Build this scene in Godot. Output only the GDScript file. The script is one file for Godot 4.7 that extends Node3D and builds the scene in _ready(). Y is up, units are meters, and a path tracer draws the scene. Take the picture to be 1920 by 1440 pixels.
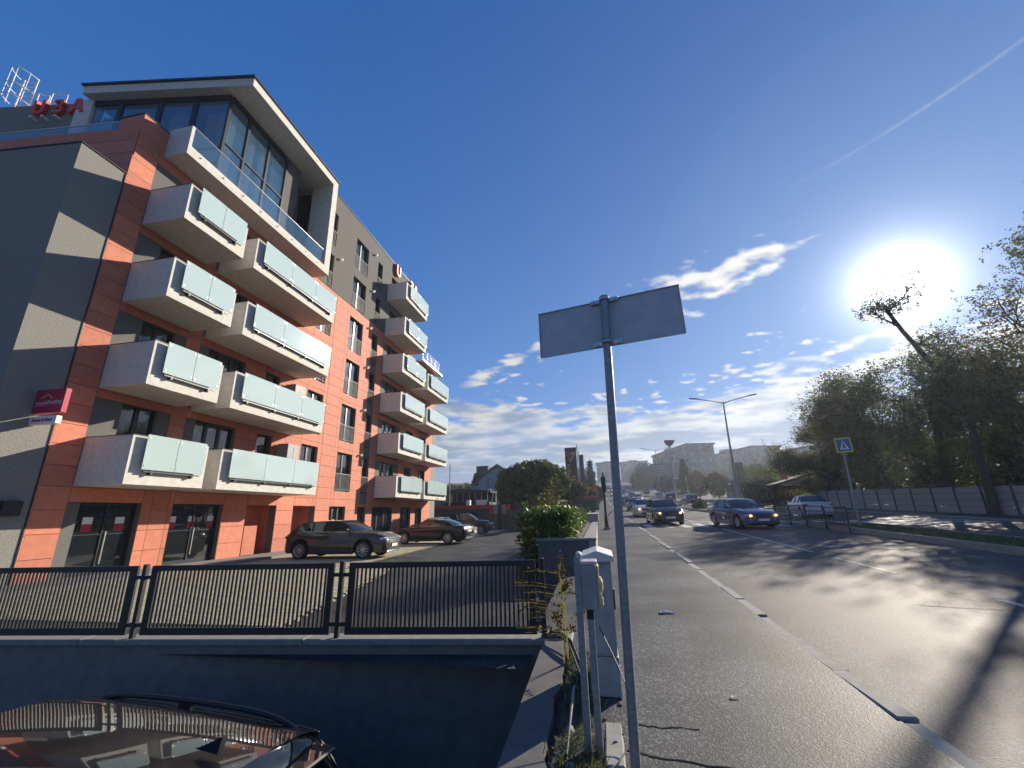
extends Node3D

# ---------- state ----------
var taken := {}
var M := {}
var rng := RandomNumberGenerator.new()
const FX := -15.0
const LOT := -1.6
const SKEW := 0.106

# ---------- naming and tagging ----------
func numbered(called: String) -> String:
	if not taken.has(called):
		taken[called] = 0
		return called
	taken[called] += 1
	return "%s_%03d" % [called, taken[called]]

func tag(o, label := "", category := "", group := "", kind := ""):
	if label != "": o.set_meta("label", label)
	if category != "": o.set_meta("category", category)
	if group != "": o.set_meta("group", group)
	if kind != "": o.set_meta("kind", kind)
	return o

func thing(called: String, label: String, category: String, at := Vector3.ZERO, turn := 0.0, group := "") -> Node3D:
	var o := Node3D.new()
	o.name = numbered(called)
	add_child(o, true)
	o.position = at
	o.rotation.y = turn
	tag(o, label, category, group)
	return o

func start() -> SurfaceTool:
	var st := SurfaceTool.new()
	st.begin(Mesh.PRIMITIVE_TRIANGLES)
	return st

# commits a shape in the axes of its parent
func part(called: String, st: SurfaceTool, m: Material, parent: Node = self) -> MeshInstance3D:
	st.generate_normals()
	var me: ArrayMesh = st.commit()
	return put(called, me, m, parent)

func put(called: String, me: Mesh, m: Material, parent: Node = self) -> MeshInstance3D:
	var o := MeshInstance3D.new()
	o.mesh = me
	o.material_override = m
	o.name = numbered(called) if parent == self else called
	parent.add_child(o, true)
	return o

# commits a shape given in world metres below a parent that is only moved, not turned
func partw(called: String, st: SurfaceTool, m: Material, parent: Node) -> MeshInstance3D:
	var o := part(called, st, m, parent)
	var off := Vector3.ZERO
	var n = parent
	while n != self:
		off += n.position
		n = n.get_parent()
	o.position = -off
	return o

func structure(called: String, st: SurfaceTool, m: Material) -> MeshInstance3D:
	var o := part(called, st, m)
	o.set_meta("kind", "structure")
	return o

func dup(root: Node3D, at: Vector3, turn: float, label: String, group := "") -> Node3D:
	var r: Node3D = root.duplicate()
	r.name = numbered(String(root.name).rstrip("0123456789").trim_suffix("_"))
	add_child(r, true)
	r.position = at
	r.rotation = Vector3(0, turn, 0)
	r.set_meta("label", label)
	if group != "": r.set_meta("group", group)
	return r

# ---------- shapes ----------
# corners run counter-clockwise seen from outside
func tri(st, a, b, c):
	st.add_vertex(a); st.add_vertex(c); st.add_vertex(b)

func quad(st, a, b, c, d):
	st.add_vertex(a); st.add_vertex(c); st.add_vertex(b)
	st.add_vertex(a); st.add_vertex(d); st.add_vertex(c)

# a face of a convex shape round the point c
func face(st, pts: Array, c: Vector3):
	var nrm: Vector3 = (pts[1] - pts[0]).cross(pts[2] - pts[0])
	if nrm.dot(pts[0] - c) < 0: pts.reverse()
	for i in range(1, pts.size() - 1): tri(st, pts[0], pts[i], pts[i + 1])

# box by its lowest and highest corner
func box(st: SurfaceTool, lo: Vector3, hi: Vector3, t := Transform3D.IDENTITY):
	st.set_smooth_group(-1)
	var p := []
	for i in 8:
		p.append(t * Vector3(hi.x if i & 1 else lo.x, hi.y if i & 2 else lo.y, hi.z if i & 4 else lo.z))
	quad(st, p[0], p[2], p[3], p[1])
	quad(st, p[4], p[5], p[7], p[6])
	quad(st, p[0], p[4], p[6], p[2])
	quad(st, p[1], p[3], p[7], p[5])
	quad(st, p[2], p[6], p[7], p[3])
	quad(st, p[0], p[1], p[5], p[4])

func cbox(st, c: Vector3, s: Vector3, t := Transform3D.IDENTITY):
	box(st, c - s * 0.5, c + s * 0.5, t)

# box with chamfered edges
func bevel(st: SurfaceTool, lo: Vector3, hi: Vector3, e: float, t := Transform3D.IDENTITY):
	st.set_smooth_group(-1)
	var c := (lo + hi) * 0.5
	var h := (hi - lo) * 0.5
	var o := t * c
	e = min(e, min(h.x, min(h.y, h.z)) * 0.9)
	var f := func(s: Vector3, ax: int) -> Vector3:
		var v := Vector3(s.x * (h.x - e), s.y * (h.y - e), s.z * (h.z - e))
		v[ax] = s[ax] * h[ax]
		return t * (c + v)
	for ax in 3:
		var u := (ax + 1) % 3
		var w := (ax + 2) % 3
		for sg in [-1.0, 1.0]:
			var q := []
			for k in [[-1, -1], [1, -1], [1, 1], [-1, 1]]:
				var s := Vector3.ZERO
				s[ax] = sg; s[u] = k[0]; s[w] = k[1]
				q.append(f.call(s, ax))
			face(st, q, o)
		for a in [-1.0, 1.0]:
			for b in [-1.0, 1.0]:
				var s0 := Vector3.ZERO
				s0[ax] = -1; s0[u] = a; s0[w] = b
				var s1 := s0
				s1[ax] = 1
				face(st, [f.call(s0, u), f.call(s1, u), f.call(s1, w), f.call(s0, w)], o)
	for i in 8:
		var s := Vector3(1 if i & 1 else -1, 1 if i & 2 else -1, 1 if i & 4 else -1)
		face(st, [f.call(s, 0), f.call(s, 1), f.call(s, 2)], o)

func sheet(st, a, b, c, d):   # seen from above: a b c d run clockwise
	st.set_smooth_group(-1)
	quad(st, d, c, b, a)

# tube along points with a radius at each
func tube(st: SurfaceTool, pts: Array, rad: Array, n := 10, caps := true):
	var rings := []
	var prev := Vector3.ZERO
	for i in pts.size():
		var d: Vector3
		if i == 0: d = pts[1] - pts[0]
		elif i == pts.size() - 1: d = pts[i] - pts[i - 1]
		else: d = pts[i + 1] - pts[i - 1]
		d = d.normalized()
		var u: Vector3
		if i == 0:
			u = d.cross(Vector3.UP if abs(d.y) < 0.9 else Vector3.RIGHT).normalized()
		else:
			u = (prev - d * prev.dot(d)).normalized()
		prev = u
		var w := d.cross(u)
		var ring := []
		for k in n:
			var a := TAU * k / n
			ring.append(pts[i] + (u * cos(a) + w * sin(a)) * rad[i])
		rings.append(ring)
	st.set_smooth_group(1)
	for i in rings.size() - 1:
		for k in n:
			var k2 := (k + 1) % n
			quad(st, rings[i][k], rings[i][k2], rings[i + 1][k2], rings[i + 1][k])
	if caps:
		st.set_smooth_group(-1)
		for k in range(1, n - 1):
			tri(st, rings[0][0], rings[0][k + 1], rings[0][k])
			tri(st, rings[-1][0], rings[-1][k], rings[-1][k + 1])

func rod(st, a: Vector3, b: Vector3, r: float, n := 8):
	tube(st, [a, b], [r, r], n)

# polygon (x, y points, counter-clockwise) pushed along z from z0 to z1
func extrude(st: SurfaceTool, poly: PackedVector2Array, z0: float, z1: float, t := Transform3D.IDENTITY):
	st.set_smooth_group(-1)
	if Geometry2D.is_polygon_clockwise(poly):
		poly = poly.duplicate(); poly.reverse()
	var ix := Geometry2D.triangulate_polygon(poly)
	for i in range(0, ix.size(), 3):
		var a := poly[ix[i]]; var b := poly[ix[i + 1]]; var c := poly[ix[i + 2]]
		if (b - a).cross(c - a) < 0:
			var s := b; b = c; c = s
		tri(st, t * Vector3(a.x, a.y, z1), t * Vector3(b.x, b.y, z1), t * Vector3(c.x, c.y, z1))
		tri(st, t * Vector3(a.x, a.y, z0), t * Vector3(c.x, c.y, z0), t * Vector3(b.x, b.y, z0))
	for i in poly.size():
		var a := poly[i]; var b := poly[(i + 1) % poly.size()]
		quad(st, t * Vector3(b.x, b.y, z0), t * Vector3(b.x, b.y, z1), t * Vector3(a.x, a.y, z1), t * Vector3(a.x, a.y, z0))

# profile (radius, height) turned round an axis
func lathe(st: SurfaceTool, prof: Array, n: int, t := Transform3D.IDENTITY, smooth := 1):
	st.set_smooth_group(smooth)
	for i in prof.size() - 1:
		for k in n:
			var a := TAU * k / n
			var b := TAU * (k + 1) / n
			var p = prof[i]; var q = prof[i + 1]
			quad(st, t * Vector3(cos(a) * p[0], p[1], sin(a) * p[0]), t * Vector3(cos(a) * q[0], q[1], sin(a) * q[0]), t * Vector3(cos(b) * q[0], q[1], sin(b) * q[0]), t * Vector3(cos(b) * p[0], p[1], sin(b) * p[0]))

# smooth lump
func lump(st: SurfaceTool, c: Vector3, s: Vector3, seg := 10, noise: FastNoiseLite = null, amp := 0.0):
	st.set_smooth_group(1)
	var g := []
	for i in seg + 1:
		var row := []
		var th := PI * i / seg
		for k in seg * 2 + 1:
			var ph := TAU * (k % (seg * 2)) / (seg * 2)
			var d := Vector3(sin(th) * cos(ph), cos(th), sin(th) * sin(ph))
			var f := 1.0
			if noise: f += amp * noise.get_noise_3dv(d * 100.0 + c * 37.0)
			row.append(c + d * s * f)
		g.append(row)
	for i in seg:
		for k in seg * 2:
			quad(st, g[i][k], g[i][k + 1], g[i + 1][k + 1], g[i + 1][k])

# parts of the rectangle (u0..u1, y0..y1) that the openings leave over, as [ua, ub, ya, yb]
func leftover(u0: float, u1: float, y0: float, y1: float, openings: Array) -> Array:
	var us := [u0, u1]
	for o in openings:
		for v in [o[0], o[1]]:
			if v > u0 + 0.001 and v < u1 - 0.001 and not us.has(v): us.append(v)
	us.sort()
	var out := []
	for i in us.size() - 1:
		var m: float = (us[i] + us[i + 1]) * 0.5
		var cut := []
		for o in openings:
			if o[0] < m and o[1] > m: cut.append([o[2], o[3]])
		cut.sort_custom(func(a, b): return a[0] < b[0])
		var y := y0
		for c in cut:
			if c[0] > y + 0.001: out.append([us[i], us[i + 1], y, min(c[0], y1)])
			y = max(y, c[1])
			if y >= y1: break
		if y < y1 - 0.001: out.append([us[i], us[i + 1], y, y1])
	return out

# ---------- the lie of the land ----------
func rp(z: float) -> float:
	var d := -z
	if d < 50.0: return -1.65 + 0.03 * d
	if d < 120.0:
		var t := d - 50.0
		return -0.15 + 0.03 * t + 0.05 * t * t / 140.0
	return 3.7 + 0.08 * (min(d, 420.0) - 120.0) + 0.03 * max(0.0, d - 420.0)

func slope(z: float) -> float:
	return atan((rp(z - 1.0) - rp(z + 1.0)) / 2.0)

# ribbon along z between x0 and x1, dy above the land
func ribbon(st: SurfaceTool, x0: float, x1: float, za: float, zb: float, dy: float, step := 4.0):
	st.set_smooth_group(1)
	var n: int = max(1, int(ceil((za - zb) / step)))
	for i in n:
		var p: float = lerp(za, zb, float(i) / n)
		var q: float = lerp(za, zb, float(i + 1) / n)
		var yp := rp(p) + dy
		var yq := rp(q) + dy
		for v in [[x0, yp, p], [x0, yq, q], [x1, yq, q], [x0, yp, p], [x1, yq, q], [x1, yp, p]]:
			st.set_uv(Vector2(v[0], v[2]) * 0.5)
			st.set_uv2(Vector2(v[0], v[2]) * 0.043)
			st.add_vertex(Vector3(v[0], v[1], v[2]))

# ---------- materials ----------
func grey_image(size: int, freq: float, lo: float, hi: float, seed_: int, oct := 4, type := FastNoiseLite.TYPE_SIMPLEX_SMOOTH) -> Image:
	var n := FastNoiseLite.new()
	n.seed = seed_
	n.noise_type = type
	n.frequency = freq
	n.fractal_octaves = oct
	var im := n.get_seamless_image(size, size)
	im.convert(Image.FORMAT_L8)
	var data := im.get_data()
	for i in data.size():
		data[i] = int(clamp(lerp(lo, hi, data[i] / 255.0), 0.0, 1.0) * 255.0)
	return Image.create_from_data(size, size, false, Image.FORMAT_L8, data)

func tex(im: Image) -> ImageTexture:
	im.generate_mipmaps()
	return ImageTexture.create_from_image(im)

func lin(r: float, g: float, b: float) -> Color:
	return Color(r, g, b).linear_to_srgb()

func mat(called: String, r: float, g: float, b: float, rough := 0.8, metal := 0.0) -> StandardMaterial3D:
	var m := StandardMaterial3D.new()
	m.resource_name = called
	m.albedo_color = lin(r, g, b)
	m.roughness = rough
	m.metallic = metal
	M[called] = m
	return m

func grain(m: StandardMaterial3D, t: Texture2D, scale: float, bump: Texture2D = null, depth := 0.0):
	m.albedo_texture = t
	m.uv1_triplanar = true
	m.uv1_world_triplanar = true
	m.uv1_scale = Vector3.ONE * scale
	if bump:
		m.normal_enabled = true
		m.normal_texture = bump
		m.normal_scale = depth
	return m

func normal_of(im: Image, k: float) -> ImageTexture:
	var c: Image = im.duplicate()
	c.convert(Image.FORMAT_RGBA8)
	c.bump_map_to_normal_map(k)
	return tex(c)

func make_materials():
	var mottle_i := grey_image(512, 0.012, 0.86, 1.06, 3, 5)
	var mottle := tex(mottle_i)
	var soft := tex(grey_image(512, 0.02, 0.92, 1.03, 4, 5))
	var fine_i := grey_image(512, 0.09, 0.7, 1.12, 5, 3)
	var fine := tex(fine_i)
	var fine_n := normal_of(fine_i, 3.0)
	# asphalt: pale and dark chippings over a mottled binder
	var size := 1024
	var a1 := grey_image(size, 0.16, 0.0, 1.0, 11, 2, FastNoiseLite.TYPE_CELLULAR)
	var a2 := grey_image(size, 0.13, 0.0, 1.0, 12, 3, FastNoiseLite.TYPE_VALUE)
	var d1 := a1.get_data(); var d2 := a2.get_data()
	var out := PackedByteArray(); out.resize(size * size)
	var hgt := PackedByteArray(); hgt.resize(size * size)
	for i in out.size():
		var v := d1[i] / 255.0
		var w := d2[i] / 255.0
		var c := 0.52 + 0.32 * w
		if w > 0.6: c += (w - 0.6) * 2.6
		c *= 0.7 + 0.45 * v
		out[i] = int(clamp(c, 0.1, 1.0) * 255)
		hgt[i] = int(clamp(0.5 * v + 0.5 * w, 0, 1) * 255)
	var asph := tex(Image.create_from_data(size, size, false, Image.FORMAT_L8, out))
	var asph_n := normal_of(Image.create_from_data(size, size, false, Image.FORMAT_L8, hgt), 5.0)
	var patch_i := grey_image(512, 0.02, 0.55, 1.25, 21, 5)
	var patch := tex(patch_i)
	for spec in [["road", 0.165, 0.168, 0.17, 0.72], ["pavement", 0.205, 0.207, 0.205, 0.65], ["lot_asphalt", 0.13, 0.13, 0.13, 0.7]]:
		var m := mat(spec[0], spec[1], spec[2], spec[3], spec[4])
		m.albedo_texture = asph
		m.metallic_specular = 0.35
		m.uv1_scale = Vector3(1.1, 1.1, 1)
		m.normal_enabled = true; m.normal_texture = asph_n; m.normal_scale = 0.4
		m.detail_enabled = true
		m.detail_albedo = patch
		m.detail_blend_mode = BaseMaterial3D.BLEND_MODE_MUL
		m.detail_uv_layer = BaseMaterial3D.DETAIL_UV_2
	grain(mat("render_grey", 0.165, 0.165, 0.152, 0.92), fine, 0.55, fine_n, 0.35)
	grain(mat("render_dark", 0.26, 0.255, 0.23, 0.92), fine, 0.55, fine_n, 0.35)
	grain(mat("render_upper", 0.15, 0.145, 0.132, 0.92), fine, 0.55, fine_n, 0.35)
	grain(mat("joint", 0.05, 0.022, 0.016, 0.95), fine, 0.5)
	for i in 4:
		var k: float = [1.0, 0.92, 1.07, 0.87][i]
		grain(mat("terracotta_%d" % i, 0.57 * k, 0.19 * k, 0.112 * k, 0.75), soft, 0.23 + 0.05 * i, fine_n, 0.15)
	grain(mat("concrete", 0.62, 0.60, 0.545, 0.85), soft, 0.35, fine_n, 0.12)
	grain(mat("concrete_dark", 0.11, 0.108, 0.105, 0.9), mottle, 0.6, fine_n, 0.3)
	grain(mat("wall_shade", 0.19, 0.185, 0.17, 0.92), mottle, 0.6, fine_n, 0.3)
	grain(mat("stone_cap", 0.24, 0.235, 0.22, 0.85), mottle, 0.9, fine_n, 0.3)
	grain(mat("kerb_stone", 0.3, 0.29, 0.26, 0.9), mottle, 0.8, fine_n, 0.4)
	grain(mat("paver", 0.46, 0.41, 0.28, 0.9), mottle, 1.0, fine_n, 0.3)
	M.paver.vertex_color_use_as_albedo = true
	mat("frame_dark", 0.018, 0.02, 0.024, 0.4)
	mat("fence_metal", 0.016, 0.018, 0.022, 0.42)
	var frost := mat("frosted_glass", 0.46, 0.58, 0.58, 0.03)
	frost.metallic_specular = 0.75
	var gl := mat("clear_glass", 0.06, 0.15, 0.25, 0.02)
	gl.transparency = BaseMaterial3D.TRANSPARENCY_ALPHA
	gl.albedo_color.a = 0.38
	gl.clearcoat_enabled = true; gl.clearcoat = 1.0; gl.clearcoat_roughness = 0.01
	gl.metallic_specular = 0.8
	var gb := mat("rail_glass", 0.08, 0.17, 0.26, 0.02)
	gb.transparency = BaseMaterial3D.TRANSPARENCY_ALPHA
	gb.albedo_color.a = 0.25
	gb.metallic_specular = 0.8
	var gd := mat("window_glass", 0.02, 0.026, 0.032, 0.02)
	gd.transparency = BaseMaterial3D.TRANSPARENCY_ALPHA
	gd.albedo_color.a = 0.55
	gd.metallic_specular = 1.0
	gd.clearcoat_enabled = true; gd.clearcoat = 1.0; gd.clearcoat_roughness = 0.01
	mat("room", 0.02, 0.02, 0.022, 0.9)
	var cu := mat("curtain", 0.62, 0.6, 0.55, 0.9)
	cu.backlight_enabled = true
	cu.backlight = Color(0.3, 0.3, 0.28)
	mat("steel", 0.5, 0.5, 0.5, 0.3, 0.9)
	mat("rail_paint", 0.3, 0.3, 0.3, 0.55)
	grain(mat("galvanised", 0.3, 0.32, 0.34, 0.5, 0.6), mottle, 3.0)
	grain(mat("sign_back", 0.50, 0.52, 0.54, 0.5, 0.0), soft, 0.6)
	mat("letter_red", 0.72, 0.05, 0.02, 0.45)
	mat("sign_red", 0.42, 0.015, 0.06, 0.4)
	mat("sign_white", 0.75, 0.74, 0.72, 0.45)
	mat("sign_ink", 0.32, 0.02, 0.09, 0.5)
	mat("sign_pale", 0.6, 0.45, 0.48, 0.5)
	mat("white_paint", 0.72, 0.72, 0.7, 0.6)
	grain(mat("road_paint", 0.78, 0.78, 0.75, 0.75), tex(grey_image(256, 0.05, 0.4, 1.1, 33, 4)), 0.9)
	grain(mat("cabinet", 0.33, 0.34, 0.34, 0.6), mottle, 0.8)
	mat("cabinet_top", 0.55, 0.55, 0.54, 0.6)
	mat("foam", 0.62, 0.5, 0.27, 0.9)
	mat("black", 0.008, 0.008, 0.009, 0.5)
	mat("crack_fill", 0.03, 0.03, 0.03, 1.0).metallic_specular = 0.0
	mat("tyre", 0.012, 0.012, 0.013, 0.85)
	mat("alloy", 0.55, 0.55, 0.57, 0.3, 0.85)
	mat("chrome", 0.75, 0.75, 0.75, 0.12, 1.0)
	var cg := mat("car_glass", 0.012, 0.014, 0.016, 0.03)
	cg.metallic_specular = 0.8
	mat("lens", 0.5, 0.52, 0.55, 0.08).metallic_specular = 0.9
	mat("tail_red", 0.35, 0.01, 0.01, 0.15)
	var hl := mat("lamp_on", 1, 0.8, 0.5, 0.3)
	hl.emission_enabled = true; hl.emission = Color(1.0, 0.72, 0.35); hl.emission_energy_multiplier = 3.0
	for c in [["paint_brown", 0.06, 0.045, 0.038], ["paint_black", 0.006, 0.0065, 0.009], ["paint_navy", 0.03, 0.035, 0.09], ["paint_ink", 0.012, 0.016, 0.026], ["paint_white", 0.62, 0.63, 0.64], ["paint_silver", 0.32, 0.33, 0.35], ["paint_red", 0.3, 0.02, 0.02], ["paint_blue", 0.05, 0.09, 0.2], ["paint_grey", 0.1, 0.105, 0.11], ["paint_taxi", 0.5, 0.52, 0.53]]:
		var m := mat(c[0], c[1], c[2], c[3], 0.35, 0.0)
		m.metallic_specular = 0.25
		m.clearcoat_enabled = true
		m.clearcoat = 1.0
		m.clearcoat_roughness = 0.02
	grain(mat("bark", 0.07, 0.055, 0.042, 0.95), mottle, 1.5, fine_n, 0.8)
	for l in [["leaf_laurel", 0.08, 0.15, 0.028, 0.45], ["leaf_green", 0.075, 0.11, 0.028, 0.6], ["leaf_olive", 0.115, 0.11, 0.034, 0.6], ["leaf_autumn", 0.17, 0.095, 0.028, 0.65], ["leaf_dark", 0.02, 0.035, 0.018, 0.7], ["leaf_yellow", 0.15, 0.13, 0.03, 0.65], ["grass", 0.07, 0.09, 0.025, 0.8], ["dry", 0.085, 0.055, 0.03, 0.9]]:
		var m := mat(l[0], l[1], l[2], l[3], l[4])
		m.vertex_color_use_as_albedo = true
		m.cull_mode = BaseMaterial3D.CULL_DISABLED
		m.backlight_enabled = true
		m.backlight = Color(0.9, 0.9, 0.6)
	grain(mat("lawn", 0.06, 0.072, 0.025, 0.95), patch, 0.5)
	grain(mat("dirt", 0.1, 0.085, 0.065, 0.95), fine, 1.2, fine_n, 0.8)
	grain(mat("terrain", 0.06, 0.065, 0.035, 0.95), patch, 0.05)
	grain(mat("hill_wood", 0.02, 0.03, 0.016, 0.95), patch, 0.03)
	grain(mat("block_grey", 0.17, 0.168, 0.16, 0.9), mottle, 0.1)
	grain(mat("block_pale", 0.25, 0.225, 0.19, 0.9), mottle, 0.1)
	grain(mat("block_blue", 0.12, 0.2, 0.24, 0.9), mottle, 0.1)
	mat("roof_slate", 0.03, 0.032, 0.038, 0.8)
	mat("house_wall", 0.2, 0.24, 0.27, 0.9)
	mat("shop_red", 0.4, 0.03, 0.02, 0.6)
	mat("shop_grey", 0.06, 0.062, 0.066, 0.7)
	mat("banner_brown", 0.11, 0.035, 0.025, 0.7)
	mat("banner_gold", 0.5, 0.3, 0.09, 0.7)
	mat("board_orange", 0.55, 0.1, 0.02, 0.6)
	mat("brown_wall", 0.09, 0.045, 0.03, 0.9)
	mat("flag_lime", 0.45, 0.5, 0.06, 0.8)
	mat("flag_red", 0.5, 0.03, 0.04, 0.8)
	mat("sign_blue", 0.02, 0.09, 0.32, 0.4)
	mat("sign_lime", 0.6, 0.68, 0.05, 0.4)
	mat("kiosk_green", 0.03, 0.06, 0.035, 0.8)
	mat("fence_pale", 0.32, 0.3, 0.27, 0.9)
	mat("glass_block", 0.05, 0.09, 0.13, 0.15)
	mat("pink", 0.62, 0.5, 0.48, 0.8)

# ---------- sky ----------
const SUN_AZ := 34.8
const SUN_EL := 20.9

func line_at(pts: Array, a: float) -> float:
	if a <= pts[0][0]: return pts[0][1]
	for i in pts.size() - 1:
		if a <= pts[i + 1][0]:
			return lerp(float(pts[i][1]), float(pts[i + 1][1]), (a - pts[i][0]) / (pts[i + 1][0] - pts[i][0]))
	return pts[-1][1]

func make_sky() -> Sky:
	var w := 3072
	var h := 1536
	var im := Image.create_empty(w, h, false, Image.FORMAT_RGBF)
	var n := FastNoiseLite.new()
	n.seed = 7; n.frequency = 1.0; n.fractal_octaves = 5
	var n2 := FastNoiseLite.new()
	n2.seed = 19; n2.frequency = 1.0; n2.fractal_octaves = 4
	var sd := Vector3(sin(deg_to_rad(SUN_AZ)) * cos(deg_to_rad(SUN_EL)), sin(deg_to_rad(SUN_EL)), -cos(deg_to_rad(SUN_AZ)) * cos(deg_to_rad(SUN_EL)))
	var top := [[-180, 12.0], [-90, 15.0], [-40, 13.0], [-19, 13.8], [-11, 14.8], [-5, 13.2], [1.5, 12.4], [9, 12.4], [14.7, 13.0], [22, 14.8], [30, 16.2], [36, 17.0], [42, 16.8], [90, 14.0], [180, 12.0]]
	var streak := [[-17.5, 16.4], [-12.7, 18.5], [-7, 21.2], [2.6, 24.2], [14.2, 26.2], [20.4, 27.6], [27.4, 28.2]]
	var gain := 1.0 / EXPOSURE
	for y in h:
		var el := 90.0 - (y + 0.5) / h * 180.0
		var se := sin(deg_to_rad(el))
		var ce := cos(deg_to_rad(el))
		# clear air
		var t: float = clamp(el / 60.0, 0.0, 1.0)
		var k: float = pow(1.0 - t, 1.35)
		var base := Color(0.016, 0.105, 0.38).lerp(Color(0.085, 0.275, 0.70), k)
		base = base.lerp(Color(0.22, 0.42, 0.80), pow(1.0 - t, 6.0))
		if el < 0:
			base = Color(0.12, 0.13, 0.13)
			for x in w: im.set_pixel(x, y, Color(base.r * gain, base.g * gain, base.b * gain))
			continue
		for x in w:
			var a := (x + 0.5) / w * 360.0   # the first column looks along -z
			if a > 180.0: a -= 360.0
			var ar := deg_to_rad(a)
			var d := Vector3(sin(ar) * ce, se, -cos(ar) * ce)
			var c := base
			var cs := d.dot(sd)
			var ang := rad_to_deg(acos(clamp(cs, -1.0, 1.0)))
			# light scattered round the sun
			var glow := 0.09 * exp(-ang / 20.0)
			c = Color(c.r + glow * 0.7, c.g + glow * 0.9, c.b + glow * 1.1)
			if el < 44.0:
				# layer seen on a plane overhead
				var px := d.x / (se + 0.10)
				var pz := d.z / (se + 0.10)
				var lit: float = 0.62 + 0.5 * exp(-ang / 26.0)
				var cover := 0.0
				var shade := 0.0
				var edge := line_at(top, a)
				if el < edge + 5.0:
					var v := n.get_noise_3d(px * 1.3, pz * 2.1, 0.0)
					var v2 := n2.get_noise_3d(px * 4.2, pz * 6.5, 3.0)
					var depth := edge - el
					var inb: float = clamp(depth * 0.5 + v * 1.7 + v2 * 1.0, 0.0, 1.0)
					cover = inb * inb * (3.0 - 2.0 * inb)
					# open lanes inside the bank and grey undersides
					var lane := n.get_noise_3d(px * 0.55 + 9.0, pz * 1.3, 8.0)
					shade = clamp(0.22 + depth * 0.15 + v * 1.1 - v2 * 0.6 + lane * 0.9 - 0.55 * exp(-pow((el - 6.2) / 1.3, 2.0)), 0.0, 1.0)
					cover *= clamp(0.93 + 0.5 * lane, 0.5, 1.0)
					if el < 4.0: cover *= lerp(0.75, 1.0, el / 4.0)
				# broken flecks above the bank
				if el > edge - 1.0 and el < edge + 5.5:
					var f := n2.get_noise_3d(px * 5.0, pz * 8.0, 21.0) + 0.45 * n.get_noise_3d(px * 1.1, pz * 1.5, 30.0)
					var lim := 0.24 + 0.045 * (el - edge)
					cover = max(cover, clamp((f - lim) * 5.0, 0.0, 0.85))
				# the long streak
				if a > -19.0 and a < 30.0:
					var mid := line_at(streak, a)
					var half: float = lerp(0.5, 2.0, clamp((a + 18.0) / 34.0, 0.0, 1.0))
					if a > 20.0: half *= clamp((30.0 - a) / 8.0, 0.0, 1.0)
					var q: float = abs(el - mid) / max(half, 0.05)
					if q < 2.2:
						var f2 := n2.get_noise_3d(px * 6.0, pz * 9.0, 40.0) + 0.6 * n.get_noise_3d(px * 3.0, pz * 2.0, 50.0)
						var s: float = clamp(1.12 - q + f2 * 1.9, 0.0, 1.0) * clamp((a + 18.0) / 3.0, 0.0, 1.0)
						if s * 0.92 > cover:
							cover = s * 0.92
							shade = clamp(0.25 - 0.7 * f2, 0.0, 0.6)
				# vapour trail
				if a > 26.0:
					var ty := 33.6 + (a - 26.0) * 0.11
					var wv: float = exp(-pow((el - ty) / 0.12, 2.0)) * clamp((a - 27.0) / 14.0, 0.0, 1.0) * 0.22
					wv *= 0.7 + 0.5 * n.get_noise_2d(a * 0.8, 3.0)
					cover = max(cover, wv)
				if cover > 0.0:
					var bright := Color(1.12, 1.08, 1.0)
					var grey := Color(0.29, 0.385, 0.54)
					var cc := bright.lerp(grey, shade)
					var lg: float = lerp(lit, 0.95, shade * 0.6)
					c = c.lerp(Color(cc.r * lg, cc.g * lg, cc.b * lg), cover)
			# the veiled disc of light itself
			if ang < 24.0:
				var core: float = 6.0 * exp(-ang / 1.7) + 0.2 * exp(-ang / 7.0)
				c = Color(c.r + core, c.g + core, c.b + core * 0.98)
			im.set_pixel(x, y, Color(c.r * gain, c.g * gain, c.b * gain))
	var pm := PanoramaSkyMaterial.new()
	pm.panorama = ImageTexture.create_from_image(im)
	var sky := Sky.new()
	sky.sky_material = pm
	return sky

# ---------- the apartment building ----------
var bld: Node3D
var n_panels := 0
var spare_panels: SurfaceTool

func xbox(st, x0: float, x1: float, u0: float, u1: float, y0: float, y1: float):
	box(st, Vector3(min(x0, x1), y0, -u1), Vector3(max(x0, x1), y1, -u0))

# flat shape drawn in (x, u) and raised from y0 to y1
func slab(st, poly: Array, y0: float, y1: float):
	var p := PackedVector2Array()
	for v in poly: p.append(Vector2(v[0], v[1]))
	extrude(st, p, y0, y1, Transform3D(Basis(Vector3(1, 0, 0), Vector3(0, 0, -1), Vector3(0, 1, 0)), Vector3.ZERO))

# terracotta boards over a rectangle of the street front
func clad(u0: float, u1: float, y0: float, y1: float, row := 0.595, x := FX):
	var rows: int = max(1, int(round((y1 - y0) / row)))
	var cols := 1 if u1 - u0 < 2.3 else 2
	for i in rows:
		for j in cols:
			var a: float = lerp(u0, u1, float(j) / cols) + 0.007
			var b: float = lerp(u0, u1, float(j + 1) / cols) - 0.007
			var lo: float = lerp(y0, y1, float(i) / rows) + 0.007
			var hi: float = lerp(y0, y1, float(i + 1) / rows) - 0.007
			var tip := rng.randf_range(0.0, 0.003)
			if n_panels < 285:
				var st := start()
				xbox(st, x - 0.028, x + tip, a, b, lo, hi)
				partw("cladding_panel", st, M["terracotta_%d" % rng.randi_range(0, 3)], bld)
				n_panels += 1
			else:
				xbox(spare_panels, x - 0.028, x + tip, a, b, lo, hi)

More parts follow.
